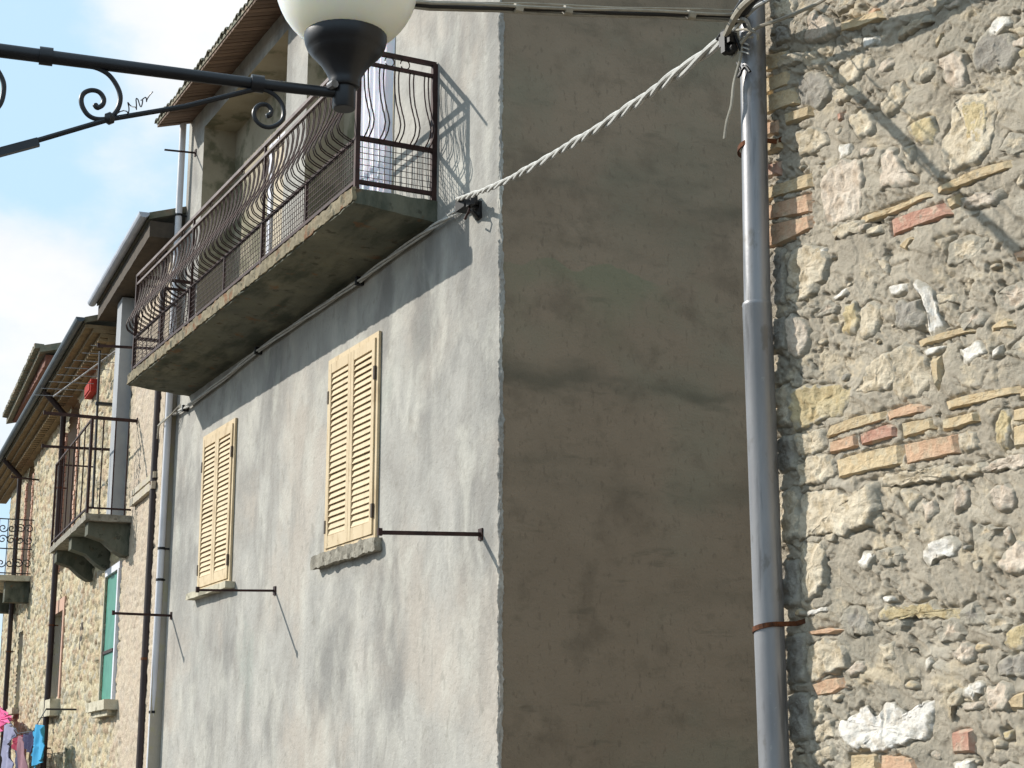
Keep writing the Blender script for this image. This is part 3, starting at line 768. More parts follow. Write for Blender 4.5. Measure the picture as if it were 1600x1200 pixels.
# eaves: stepped brick cornice, gutter, roof (two roof heights)
def eave(u0, u1, oG, zG, zW, gmat, label, n=4, cm=None):
    cm = cm or cornice_m
    rfm = MB(); rise = .30
    rfm.v = [(u0, oG-.06, zG-.02), (u1, oG-.06, zG-.02), (u1, -5, zG+(oG+5)*rise), (u0, -5, zG+(oG+5)*rise), (u0, oG-.06, zG+.06), (u1, oG-.06, zG+.06), (u1, -5, zG+.06+(oG+5)*rise), (u0, -5, zG+.06+(oG+5)*rise)]
    rfm.f = [(0, 3, 2, 1), (4, 5, 6, 7), (0, 1, 5, 4), (2, 3, 7, 6), (1, 2, 6, 5), (0, 4, 7, 3)]
    rr_ = part('roof', rfm, roof_tile_m, row, label=label)
    for k in range(n):
        o1 = (oG-.08)*(k+1)/n; za = zW + (zG-.03-zW)*k/n; zb = zW + (zG-.03-zW)*(k+1)/n - .004
        part('cornice_course', MB().rough(u0+.01, u1-.01, -.05, o1, za, zb, .12, .006, k), cm, rr_)
    bm_ = MB().box(-.055, .055, 0, (oG-.08)*.55, 0, .04); me = bm_.mesh('cornice_brick'); me.materials.append(cornice_m)
    u = u0 + .1
    while n > 1 and u < u1 and u < u0 + 12:
        o = bpy.data.objects.new('cornice_brick', me); place(o, rr_, (u, .0, zW + (zG-.03-zW)/n - .048)); u += .2
    gt = MB(); nn = 8; r = .062
    pr_ = [(oG - r*math.cos(math.pi*j/nn), zG - r*math.sin(math.pi*j/nn)) for j in range(nn+1)]
    base = 0
    for uu_ in (u0-.05, u1+.05):
        for (o_, z_) in pr_: gt.v.append((uu_, o_, z_+.04))
        for (o_, z_) in pr_: gt.v.append((uu_, oG + (o_-oG)*.9, (z_-zG)*.9 + zG+.04))
    m = 2*(nn+1)
    for j in range(nn):
        gt.f += [(j, j+1, j+1+m, j+m), (nn+1+j, nn+1+j+m, nn+2+j+m, nn+2+j)]
    gt.f += [(0, m, m+nn+1, nn+1), (nn, 2*nn+1, m+2*nn+1, m+nn)]
    gt.f += [tuple(range(0, nn+1)) , tuple(range(m, m+nn+1))]
    part('gutter', gt, gmat, rr_)
    t = MB(); u = u0 + .08
    return rr_
rB = eave(18.70, 22.75, .36, 6.245, 6.02, gutter_pale, 'nearer, slightly higher roof with pale gutter', 1, dark_wood)
rC = eave(22.85, 38.5, .5, 6.02, 5.76, gutter_m, 'farther, lower roof with blue grey gutter')
w = MB().box(US, 22.8, -.3, -.012, CT-.01, 6.05); part('upper_wall', w, pale_render, row)
# grey flue on the wall above the small balcony
part('flue', MB().box(21.36, 21.74, -.02, .16, 3.08, 6.0), grey_render, row, label='smooth grey square flue')

# small stone balcony
bu0, bu1, bo = 20.75, 24.3, .55
sb = MB().rough(bu0, bu1, -.02, bo, 2.96, 3.045, .09, .008, 7)
b2 = part('stone_balcony', sb, concrete_light, row)
for uu_ in (20.85, 22.35, 23.85):
    br = MB(); pts = [(-.02, 2.955), (bo-.05, 2.955), (bo-.05, 2.80), (bo*.55, 2.74), (bo*.3, 2.62), (.06, 2.56), (-.02, 2.56)]
    for s in (uu_, uu_+.26):
        for (o_, z_) in pts: br.v.append((s, o_, z_))
    n = len(pts); br.f = [tuple(range(n)), tuple(range(2*n-1, n-1, -1))] + [(j, n+j, n+(j+1) % n, (j+1) % n) for j in range(n)]
    part('stone_bracket', br, concrete, b2)
zt = 4.24
for o_ in (.0, bo-.02):
    pass
for (a, b) in (((bu0+.03, 0, zt), (bu0+.03, bo-.02, zt)), ((bu0+.03, bo-.02, zt), (bu1-.03, bo-.02, zt)), ((bu1-.03, 0, zt), (bu1-.03, bo-.02, zt)),
               ((bu0+.03, 0, 3.12), (bu0+.03, bo-.02, 3.12)), ((bu0+.03, bo-.02, 3.12), (bu1-.03, bo-.02, 3.12))):
    part('rail', MB().bar(a, b, .022), iron, b2)
bb = MB().box(-.008, .008, -.008, .008, 3.05, zt); bm2 = bb.mesh('railing_bar'); bm2.materials.append(iron)
for o_ in (.08, .24, .39): o = bpy.data.objects.new('railing_bar', bm2); place(o, b2, (bu0+.03, o_, 0))
bb = MB().box(-.016, .016, -.016, .016, 3.04, zt); bm3 = bb.mesh('railing_post'); bm3.materials.append(iron)
for uu_ in (bu0+.03, bu1-.03): o = bpy.data.objects.new('railing_post', bm3); place(o, b2, (uu_, bo-.02, 0))
u = bu0 + .15
while u < bu1-.1:
    o = bpy.data.objects.new('railing_bar', bm2); place(o, b2, (u, bo-.02, 0)); u += .5

# far ornate balcony
fu0, fu1, fo = 31.9, 35.6, .62
b3 = part('ornate_balcony', MB().rough(fu0, fu1, -.02, fo, 3.36, 3.46, .12, .006, 9), pale_stone, row)
part('stone_bracket', MB().box(fu0+.1, fu0+.4, 0, fo*.7, 2.98, 3.36), concrete, b3)
part('stone_bracket', MB().box(fu0+2.4, fu0+2.7, 0, fo*.7, 2.98, 3.36), concrete, b3)
rz = 4.5
for (a, b) in (((fu0+.04, 0, rz), (fu0+.04, fo, rz)), ((fu0+.04, fo, rz), (fu1, fo, rz)), ((fu0+.04, 0, 3.5), (fu0+.04, fo, 3.5)), ((fu0+.04, fo, 3.5), (fu1, fo, 3.5)), ((fu0+.04, 0, 3.95), (fu0+.04, fo, 3.95))):
    part('rail', MB().bar(a, b, .02), black_iron, b3)
def spiral(c, r0, r1, turns, a0, n=26):
    out = []
    for i in range(n+1):
        t = i/n; r = r0+(r1-r0)*t; a = a0+turns*2*math.pi*t
        out.append((c[0], c[1]+r*math.cos(a), c[2]+r*math.sin(a)))
    return out
for k in range(4):
    o_ = .08 + k*.155
    for zc_, sg in ((3.68, 1), (4.12, -1), (4.33, 1)):
        part('iron_scroll', MB().tube(spiral((fu0+.04, o_, zc_), .085, .015, 1.3*sg, k), .011, 5), black_iron, b3)
    part('railing_bar', MB().bar((fu0+.04, o_+.07, 3.46), (fu0+.04, o_+.07, rz), .014), black_iron, b3)
for k in range(14):
    uu_ = fu0 + .3 + k*.25
    part('railing_bar', MB().bar((uu_, fo, 3.46), (uu_, fo, rz), .014), black_iron, b3)
    p = [(u_ + 0, y_, z_) for (u_, y_, z_) in [(uu_ + .1 + q[1], fo, q[2]) for q in spiral((0, 0, 3.75), .09, .015, 1.3, k)]]
    part('iron_scroll', MB().tube(p, .011, 5), black_iron, b3)

# small red box, junction by the cable
u, z = FC.hit(148, 608); single('wall_box', FC, (u, 0, z), MB().box(u-.3, u+.3, 0, .1, z-.1, z+.09).box(u-.25, u+.25, .1, .115, z-.07, z+.06), red_box, 'small red box fixed high on the rubble wall above the small balcony', 'wall box')

# ------------------------------------------------------------------ taller house behind
far = thing('far_tall_house', FC, (40.4, -1, -EYE), 'distant taller house with pinkish wall strip and tiled eave above the blue grey gutter', 'house')
part('wall', MB().box(40.6, 47.9, -7, -1.2, -EYE, 9.75), pale_render, far)
rm = MB(); u0, u1, o0, z0 = 40.3, 48.3, -.75, 9.75
rm.v = [(u0, o0, z0), (u1, o0, z0-.25), (u1, -7, z0+1.3), (u0, -7, z0+1.6), (u0, o0, z0+.16), (u1, o0, z0-.1), (u1, -7, z0+1.5), (u0, -7, z0+1.8)]
rm.f = [(0, 3, 2, 1), (4, 5, 6, 7), (0, 1, 5, 4), (2, 3, 7, 6), (1, 2, 6, 5), (0, 4, 7, 3)]
rr_ = part('roof', rm, roof_tile_m, far)
part('cornice_course', MB().rough(40.5, 48, -1.2, -.9, 9.5, 9.74, .15, .02), brown_wood, rr_)
for k in range(26): part('roof_tile', MB().rough(40.4+k*.3, 40.62+k*.3, -.85, -.62, 9.86-k*.0085, 9.98-k*.0085, .1, .02, k), roof_tile_m, rr_)

# ------------------------------------------------------------------ downpipes
def downpipe(fr, pts, r, m, label, bracket_z=(), bm=None, name='downpipe', wallo=0.0):
    z0 = pts[-1][2]
    t = thing(name, fr, (pts[-1][0], pts[-1][1], z0), label, 'downpipe', 'downpipes on the house fronts')
    part('pipe', MB().tube(pts, r, 12), m, t, smooth=True)
    for z in bracket_z:
        # collar following the pipe
        for a, b in zip(pts, pts[1:]):
            if min(a[2], b[2]) <= z <= max(a[2], b[2]) and abs(a[2]-b[2]) > 1e-6:
                s = (z-a[2])/(b[2]-a[2]); c = [a[i]+(b[i]-a[i])*s for i in range(3)]
                cb = MB().tube([(c[0], c[1], z-.014), (c[0], c[1], z+.014)], r*1.12, 12)
                cb.box(c[0]-.008, c[0]+.008, wallo, c[1], z-.01, z+.01)
                part('pipe_bracket', cb, bm or rust, t, smooth=True); break
    return t
downpipe(FA, [(18.31, .10, 7.46), (18.38, .09, 4.5), (18.53, .09, -EYE)], .040, white_pipe, 'white plastic downpipe at the far end of the plaster house, beside the dark pipe', (6.3, 5.2, 4.5, 2.4, 2.05, .6), black_plastic)
downpipe(FA, [(18.86, .09, 6.0), (18.86, .10, -EYE)], .052, brown_pipe, 'dark brown downpipe between plaster house and stone row, left of the white pipe', (5.0, 3.2, 1.2))
u, z = FC.hit(101, 640, .12)
downpipe(FC, [(27.3, .46, 5.96), (27.3, .30, 5.80), (27.35, .12, 5.62), (27.35, .10, 3.2), (27.35, .10, -EYE)], .048, brown_pipe, 'dark downpipe right of the arched door, behind the far end of the small balcony', (4.4, 2.2, .3))
downpipe(FC, [(33.9, .46, 5.96), (33.9, .3, 5.8), (33.95, .12, 5.64), (33.95, .1, -EYE)], .05, brown_pipe, 'farthest dark downpipe in front of the ornate balcony', (4.4, 2.2, .6))

# ------------------------------------------------------------------ tv antenna
ta = thing('tv_antenna', FC, (22.6, .32, 4.6), 'thin many-armed television antenna on a dark mast under the eaves', 'antenna')
part('mast', MB().tube([(22.6, .22, 3.4), (22.6, .24, 5.55)], .018, 6), black_iron, ta)
part('mast_clamp', MB().box(22.56, 22.64, 0, .26, 4.8, 4.84), black_iron, ta)
part('boom', MB().tube([(22.1, .05, 5.5), (24.6, .6, 5.3)], .012, 6), zinc, ta)
for k in range(8):
    s = k/7; c = Vector((22.1, .05, 5.5)).lerp(Vector((24.6, .6, 5.3)), s); L_ = .38 - .015*k
    part('antenna_element', MB().tube([c + Vector((-.05, -L_, .012)), c + Vector((.05, L_, .012))], .005, 5), zinc, ta)

# ------------------------------------------------------------------ laundry
LO = .42
lu0, lz0 = FC.hit(66, 1122, LO)
lu1, lz1 = FC.hit(-40, 1085, LO)
def lpt(x, y): return FC.hit(x, y, LO)
line = MB().tube([(lpt(72, 1108)[0], LO, lpt(72, 1108)[1]), (lpt(52, 1142)[0], LO, lpt(52, 1142)[1]), (lpt(28, 1146)[0], LO, lpt(28, 1146)[1]), (lpt(0, 1104)[0], LO, lpt(0, 1104)[1]), (lpt(-60, 1090)[0], LO, lpt(-60, 1090)[1])], .008, 5)
line.tube([(lpt(72, 1108)[0], 0, lpt(72, 1108)[1]), (lpt(72, 1108)[0], LO, lpt(72, 1108)[1])], .014, 5)
single('clothes_line', FC, (lpt(30, 1146)[0], LO, lpt(30, 1146)[1]), line, black_iron, 'thin clothes line sagging along the stone row front at the lower left', 'clothes line')
def cloth(name, poly, color, label, cat, phase=0.0, depth=0.0):
    """poly: outline in the plane of the clothes line; hung cloth with folds and real thickness"""
    m = mat('cloth_' + name + str(int(phase*10)), [(.3, tuple(c*.8 for c in color[:3]) + (1,)), (.7, color)], scale=6, rough=.9)
    P = [lpt(x, y) for x, y in poly]
    cx = sum(p[0] for p in P)/len(P); cz = sum(p[1] for p in P)/len(P)
    n = len(P); K = 6
    b = MB()
    ring_ = []
    dense = []
    for (a, c) in zip(P, P[1:]+P[:1]):
        for s in range(5): dense.append((a[0]+(c[0]-a[0])*s/5, a[1]+(c[1]-a[1])*s/5))
    def off(u, z): return LO + depth + .035*math.sin(u*9+phase) + .02*math.sin(u*23+z*4+phase)
    for side in (0, .012):
        for k in range(K):
            s = 1-k/K
            for (u, z) in dense:
                uu_, zz_ = cx+(u-cx)*s, cz+(z-cz)*s
                b.v.append((uu_, off(uu_, zz_)-side, zz_))
        b.v.append((cx, off(cx, cz)-side, cz))
    D = len(dense); H = D*K+1
    for h in (0, H):
        for k in range(K-1):
            for j in range(D):
                q = (h+k*D+j, h+k*D+(j+1) % D, h+(k+1)*D+(j+1) % D, h+(k+1)*D+j); b.f.append(q)
        for j in range(D): b.f.append((h+(K-1)*D+j, h+(K-1)*D+(j+1) % D, h+D*K))
    for j in range(D): b.f.append((j, H+j, H+(j+1) % D, (j+1) % D))
    top = max(P, key=lambda p: p[1])
    single(name, FC, (cx, LO, top[1]), b, m, label, cat, 'laundry on the clothes line', smooth=True)
cloth('shirt', [(-16, 1098), (0, 1104), (12, 1116), (17, 1122), (15, 1130), (7, 1128), (3, 1140), (-8, 1150), (-18, 1140)], srgb(226, 96, 150), 'bright pink garment at the left end of the clothes line', 'laundry', .3)
cloth('trousers', [(6, 1133), (14, 1131), (22, 1140), (20, 1150), (13, 1160), (17, 1200), (12, 1215), (5, 1215), (3, 1180)], srgb(146, 146, 172), 'pale grey trousers beside the pink garment', 'laundry', 1.1)
cloth('shirt', [(19, 1160), (26, 1152), (36, 1148), (37, 1162), (30, 1175), (24, 1172)], srgb(150, 36, 66), 'small dark red garment in the middle of the line', 'laundry', 2.0)
cloth('towel', [(32, 1150), (38, 1149), (40, 1168), (39, 1215), (29, 1215), (31, 1180)], srgb(150, 112, 122), 'narrow dull pink striped towel hanging low', 'laundry', 2.6)
cloth('trousers', [(38, 1147), (51, 1143), (52, 1160), (48, 1176), (41, 1170)], srgb(46, 46, 82), 'dark navy garment left of the light blue towel', 'laundry', 3.3)
cloth('trousers', [(13, 1162), (22, 1158), (25, 1190), (27, 1212), (17, 1214)], srgb(70, 70, 96), 'dark grey blue trousers hanging low beside the pale ones', 'laundry', 5.0, -.1)
cloth('towel', [(52, 1142), (60, 1132), (66, 1134), (69, 1165), (67, 1185), (57, 1195), (52, 1200), (50, 1180), (53, 1160)], srgb(62, 160, 206), 'light blue towel at the right end of the clothes line', 'laundry', 4.1)

# ================================================================== RIGHT HAND STONE HOUSE
SU = FS.hit(1172, 600)[0] - .012
ston = thing('stone_wall_house', FS, (SU, 0, -EYE), 'near rubble stone and brick house wall set in rough grey mortar, on the right', 'house')
STONES = []
def S(c, *p): STONES.append((c, p))
S('t',(1196,122),(1232,110),(1233,132),(1196,146)); S('t',(1196,149),(1238,137),(1246,161),(1196,178)); S('t',(1224,178),(1265,164),(1264,179),(1226,194))
S('o',(1194,192),(1215,186),(1216,208),(1194,213)); S('r',(1194,258),(1216,252),(1216,272),(1194,277)); S('t',(1196,294),(1262,269),(1264,290),(1198,312))
S('o',(1196,322),(1261,301),(1265,330),(1196,345)); S('o',(1196,354),(1264,336),(1267,355),(1222,379),(1196,388)); S('t',(1196,222),(1219,214),(1218,230),(1196,240)); S('t',(1196,86),(1228,80),(1230,103),(1196,112))
S('p',(1262,22),(1275,20),(1297,35),(1299,52),(1280,62),(1258,62),(1262,45)); S('c',(1208,2),(1238,0),(1242,24),(1212,28)); S('g',(1213,42),(1230,44),(1235,60),(1214,68))
S('t',(1312,36),(1345,26),(1376,16),(1380,28),(1345,42),(1312,50)); S('w',(1350,60),(1370,57),(1373,68),(1352,76)); S('c',(1255,85),(1275,82),(1283,100),(1262,108))
S('c',(1312,108),(1330,92),(1345,85),(1352,100),(1343,120),(1328,132),(1313,130),(1308,118)); S('c',(1345,94),(1360,87),(1362,103),(1350,108)); S('g',(1250,120),(1270,112),(1293,125),(1297,145),(1275,165),(1252,160),(1247,140))
S('c',(1213,90),(1246,84),(1250,95),(1218,106)); S('c',(1300,145),(1338,128),(1343,143),(1310,160)); S('c',(1325,185),(1345,173),(1362,190),(1363,205),(1342,213),(1328,200))
S('c',(1375,165),(1388,150),(1395,134),(1408,130),(1414,150),(1400,168),(1385,178)); S('c',(1245,207),(1263,199),(1284,205),(1287,223),(1270,235),(1249,240),(1243,222)); S('w',(1310,228),(1325,226),(1327,240),(1310,250))
S('p',(1345,233),(1364,230),(1362,240),(1346,245)); S('p',(1284,285),(1302,266),(1320,252),(1342,254),(1348,280),(1345,308),(1338,332),(1300,350),(1289,342),(1286,315))
S('p',(1382,238),(1398,236),(1410,258),(1425,275),(1430,284),(1400,291),(1377,290),(1378,265)); S('r',(1308,178),(1315,175),(1316,185),(1309,190)); S('o',(1357,18),(1366,10),(1374,14),(1366,24),(1358,26))
S('w',(1541,46),(1558,27),(1573,25),(1581,37),(1570,46),(1558,58),(1544,53)); S('p',(1474,7),(1497,-1),(1495,8),(1482,13)); S('c',(1402,46),(1435,31),(1445,25),(1449,32),(1430,45),(1406,57))
S('t',(1460,64),(1470,50),(1468,60),(1462,72)); S('p',(1467,95),(1480,86),(1503,85),(1507,108),(1503,130),(1495,137),(1473,126),(1474,112)); S('g',(1523,92),(1530,62),(1550,52),(1575,55),(1590,82),(1580,100),(1550,110),(1527,105))
S('p',(1581,66),(1605,55),(1605,75),(1584,73)); S('y',(1594,80),(1606,74),(1606,95),(1596,90)); S('c',(1400,150),(1412,140),(1420,145),(1407,163),(1400,168)); S('y',(1420,198),(1445,183),(1455,185),(1462,205),(1455,220),(1437,222),(1425,208))
S('c',(1474,240),(1484,200),(1492,162),(1510,150),(1545,148),(1555,165),(1552,200),(1545,232),(1530,250),(1500,258),(1492,266),(1482,248)); S('y',(1507,165),(1540,158),(1545,190),(1538,222),(1512,225))
S('t',(1466,292),(1500,276),(1545,259),(1578,251),(1582,262),(1545,275),(1495,294),(1468,300)); S('c',(1412,232),(1425,228),(1430,243),(1425,255),(1415,245))
S('c',(1299,358),(1345,342),(1346,360),(1305,374)); S('t',(1350,338),(1402,321),(1452,300),(1457,306),(1402,331),(1353,347)); S('c',(1355,358),(1375,353),(1376,362),(1357,367)); S('r',(1393,344),(1430,331),(1470,319),(1489,334),(1440,352),(1396,368))
S('t',(1481,311),(1499,303),(1499,320),(1486,328)); S('p',(1506,310),(1540,301),(1560,300),(1550,318),(1525,324),(1508,322)); S('c',(1235,400),(1245,388),(1262,386),(1280,390),(1290,405),(1284,436),(1262,447),(1238,452),(1229,440),(1231,420))
S('c',(1238,457),(1272,443),(1269,459),(1250,469),(1228,471),(1226,460)); S('w',(1272,391),(1285,388),(1288,401),(1275,408)); S('o',(1277,410),(1291,405),(1293,415),(1283,422)); S('w',(1300,465),(1322,451),(1323,460),(1305,470))
S('c',(1371,409),(1382,402),(1390,418),(1388,430),(1380,424)); S('w',(1390,451),(1400,445),(1418,444),(1416,455),(1392,462)); S('y',(1313,515),(1322,476),(1337,474),(1342,494),(1335,519)); S('c',(1345,490),(1358,476),(1372,478),(1375,500),(1365,527),(1351,528),(1346,510))
S('p',(1230,500),(1240,492),(1257,505),(1264,520),(1258,545),(1247,558),(1235,550),(1231,530)); S('c',(1338,611),(1350,596),(1358,572),(1372,562),(1390,556),(1398,575),(1395,600),(1375,611),(1350,614)); S('c',(1395,551),(1415,541),(1432,546),(1445,560),(1449,588),(1445,605),(1430,615),(1410,620),(1398,608),(1401,575))
S('w',(1433,446),(1445,447),(1458,455),(1462,478),(1468,505),(1460,514),(1447,516),(1449,480),(1440,461)); S('c',(1465,461),(1490,460),(1488,470),(1467,474)); S('t',(1437,531),(1470,519),(1508,509),(1518,517),(1480,529),(1440,539))
S('w',(1443,549),(1456,542),(1474,541),(1467,550),(1448,557)); S('t',(1453,561),(1467,556),(1469,598),(1462,608),(1456,585)); S('t',(1547,510),(1565,497),(1578,501),(1580,510),(1549,515)); S('w',(1500,546),(1528,536),(1540,550),(1528,558),(1512,571),(1505,560))
S('w',(1550,546),(1560,541),(1562,554),(1552,559)); S('o',(1580,396),(1606,386),(1606,403),(1585,404)); S('c',(1546,416),(1558,409),(1559,417),(1548,420)); S('t',(1405,386),(1423,370),(1430,373),(1417,391))
S('y',(1238,614),(1262,606),(1300,603),(1326,609),(1320,630),(1312,648),(1284,654),(1246,670),(1240,655),(1240,630)); S('t',(1291,682),(1298,667),(1340,651),(1381,642),(1383,655),(1350,666),(1295,684)); S('o',(1385,643),(1420,631),(1439,634),(1441,643),(1388,657))
S('o',(1297,691),(1340,679),(1341,697),(1312,706),(1298,708)); S('r',(1344,679),(1385,663),(1399,665),(1399,681),(1345,696)); S('c',(1246,682),(1284,673),(1289,698),(1270,709),(1246,709)); S('c',(1247,727),(1265,714),(1299,713),(1302,738),(1284,753),(1250,757))
S('t',(1305,719),(1350,706),(1405,694),(1406,724),(1360,734),(1308,746)); S('c',(1376,746),(1400,738),(1476,729),(1477,747),(1400,756),(1379,758)); S('c',(1252,782),(1262,770),(1300,767),(1330,780),(1348,762),(1358,757),(1362,777),(1364,800),(1354,818),(1320,834),(1300,829),(1270,835),(1250,843),(1250,810))
S('c',(1253,852),(1283,848),(1290,872),(1289,900),(1280,926),(1261,936),(1255,900)); S('w',(1341,880),(1350,862),(1360,862),(1367,870),(1360,884),(1346,889)); S('c',(1290,836),(1308,833),(1305,844),(1292,845))
S('t',(1477,627),(1500,619),(1588,603),(1591,614),(1550,625),(1480,639)); S('t',(1594,608),(1606,604),(1606,620),(1594,622)); S('t',(1405,661),(1455,652),(1458,669),(1408,684)); S('t',(1469,656),(1525,642),(1527,657),(1480,671),(1470,671))
S('o',(1409,694),(1490,679),(1494,707),(1412,725)); S('c',(1496,679),(1520,675),(1522,697),(1498,704)); S('c',(1483,733),(1530,723),(1537,735),(1510,744),(1485,745)); S('p',(1535,735),(1560,717),(1606,708),(1606,729),(1540,738))
S('y',(1556,660),(1570,641),(1579,643),(1579,670),(1575,698),(1561,690)); S('t',(1582,640),(1606,636),(1606,656),(1582,661)); S('t',(1583,666),(1606,660),(1606,697),(1586,700)); S('c',(1405,767),(1420,768),(1429,776),(1420,794),(1410,785))
S('p',(1438,784),(1454,783),(1459,800),(1450,813),(1441,804)); S('p',(1490,767),(1501,756),(1507,767),(1504,789),(1491,799),(1486,793)); S('p',(1546,775),(1556,761),(1574,758),(1586,771),(1584,790),(1570,799),(1549,789)); S('w',(1443,861),(1455,849),(1480,841),(1494,850),(1485,867),(1465,871),(1450,883),(1445,875))
S('p',(1561,880),(1575,861),(1585,847),(1606,855),(1606,890),(1580,895)); S('p',(1565,826),(1577,823),(1579,844),(1570,849)); S('c',(1520,881),(1530,877),(1532,891),(1524,894)); S('w',(1261,956),(1291,949),(1292,955),(1263,961))
S('o',(1262,986),(1290,982),(1314,984),(1300,990),(1265,992)); S('w',(1314,1140),(1322,1125),(1340,1121),(1346,1108),(1356,1101),(1366,1124),(1375,1120),(1381,1101),(1395,1096),(1402,1112),(1416,1122),(1436,1101),(1446,1093),(1447,1130),(1439,1149),(1405,1161),(1375,1171),(1345,1167),(1323,1154))
S('p',(1320,1050),(1335,1036),(1346,1033),(1345,1049),(1326,1057)); S('c',(1264,1012),(1290,1001),(1314,1010),(1321,1025),(1317,1043),(1300,1049),(1280,1058),(1265,1060),(1263,1040)); S('o',(1268,1070),(1290,1061),(1310,1060),(1315,1074),(1300,1084),(1276,1087))
S('c',(1266,1096),(1280,1093),(1289,1105),(1282,1129),(1268,1129)); S('c',(1270,1137),(1300,1127),(1304,1149),(1276,1159)); S('c',(1270,1176),(1300,1167),(1302,1185),(1273,1194)); S('c',(1376,1011),(1394,1006),(1399,1029),(1381,1034)); S('t',(1330,1181),(1371,1179),(1373,1206),(1328,1206))
S('o',(1376,1181),(1424,1184),(1431,1206),(1376,1206)); S('c',(1301,1086),(1312,1084),(1313,1094),(1302,1096)); S('w',(1380,933),(1394,931),(1397,940),(1383,941)); S('y',(1380,960),(1390,947),(1402,951),(1425,946),(1450,942),(1460,951),(1488,951),(1496,960),(1489,969),(1460,963),(1400,967),(1386,969))
S('w',(1440,1031),(1450,1026),(1454,1036),(1445,1049)); S('p',(1483,1020),(1500,1009),(1519,1009),(1517,1025),(1505,1038),(1491,1029)); S('y',(1568,1005),(1580,986),(1606,976),(1606,1015),(1585,1017),(1575,1011)); S('w',(1504,1081),(1520,1066),(1534,1066),(1533,1081),(1520,1090),(1505,1090))
S('c',(1476,1119),(1477,1091),(1490,1081),(1502,1086),(1500,1094),(1488,1105),(1482,1126)); S('p',(1505,1098),(1530,1096),(1531,1109),(1506,1111)); S('p',(1541,1076),(1565,1069),(1579,1081),(1570,1104),(1551,1109),(1539,1095)); S('t',(1586,1086),(1606,1080),(1606,1109),(1581,1107),(1574,1096))
S('r',(1483,1144),(1515,1141),(1519,1174),(1485,1177)); S('c',(1549,1156),(1560,1151),(1569,1165),(1556,1171)); S('y',(1567,1143),(1583,1143),(1582,1154),(1570,1157)); S('g',(1556,1045),(1570,1026),(1606,1020),(1606,1055),(1559,1055)); S('w',(1488,1191),(1514,1186),(1517,1206),(1489,1206))
S('g',(1402,476),(1438,471),(1443,500),(1438,509),(1401,511)); S('g',(1203,400),(1222,396),(1224,470),(1203,474)); S('g',(1206,500),(1226,494),(1228,540),(1206,548)); S('c',(1208,610),(1232,604),(1236,660),(1210,668)); S('g',(1212,690),(1238,684),(1240,730),(1214,738)); S('c',(1216,770),(1244,764),(1247,836),(1218,846)); S('g',(1222,880),(1246,876),(1250,940),(1224,946)); S('g',(1228,1000),(1256,994),(1258,1060),(1232,1066)); S('g',(1232,1090),(1260,1086),(1262,1150),(1236,1154))

polys = []
for c, p in STONES:
    q = [FS.hit(x, y) for x, y in p]
    if c not in 'tor':
        mu = sum(a for a, _ in q)/len(q); mz = sum(b for _, b in q)/len(q)
        q = [(mu+(a-mu)*1.09, mz+(b-mz)*1.09) for a, b in q]
    polys.append((c, q, c in 'tor'))
def centroid(q):
    a = cx = cz = 0
    for (x0, y0), (x1, y1) in zip(q, q[1:]+q[:1]):
        k = x0*y1-x1*y0; a += k; cx += (x0+x1)*k; cz += (y0+y1)*k
    return cx/(3*a), cz/(3*a), abs(a)/2
# extra small chips of stone in the mortar, and bigger stones on the part of the wall out of the picture
cents = [centroid(q) for _, q, _ in polys]
def free(u, z, r):
    return all((u-cx)**2 + (z-cz)**2 > (r + .62*math.sqrt(a))**2 for cx, cz, a in cents)
rnd = random.Random(5)
def blob(u, z, r, sq):
    n = rnd.randint(5, 6) if r > .03 else rnd.randint(5, 8); q = []
    for j in range(n):
        a = 2*math.pi*j/n + rnd.uniform(-.3, .3); rr = r*rnd.uniform(.65, 1.15)
        q.append((u + rr*math.cos(a)*1.35, z + rr*math.sin(a)*sq))
    return q
BURIED = set()
tries = 0; cnt = 0
while cnt < 48 and tries < 6000:      # half buried stones, their faces mostly under mortar
    tries += 1
    u = rnd.uniform(2.75, 3.9); z = rnd.uniform(-.05, 2.45); r = rnd.uniform(.035, .072)
    if free(u, z, r*1.05):
        q = blob(u, z, r, rnd.uniform(.55, .9)); polys.append((rnd.choice('ccpcgpc'), q, False)); BURIED.add(len(polys)-1); cents.append(centroid(q)); cnt += 1
tries = 0; cnt = 0
while cnt < 45 and tries < 6000:
    tries += 1
    u = rnd.uniform(2.75, 3.9); z = rnd.uniform(-.05, 2.45); r = rnd.choice((.008, .011, .015, .02, .026))
    if free(u, z, r*1.3):
        q = blob(u, z, r, rnd.uniform(.5, 1)); polys.append((rnd.choice('ccpcgcgt'), q, False)); cents.append(centroid(q)); cnt += 1
N_SHOWN = len(polys)
cnt = 0; tries = 0
while cnt < 62 and tries < 6000:
    tries += 1
    u = rnd.uniform(.9, SU-.1); z = rnd.uniform(-1.4, 3.6)
    if 2.72 < u and -.15 < z < 2.55: continue
    r = rnd.uniform(.06, .12)
    if free(u, z, r*1.1):
        q = blob(u, z, r, rnd.uniform(.6, .9)); polys.append((rnd.choice('ccpcgytc'), q, False)); cents.append(centroid(q)); cnt += 1

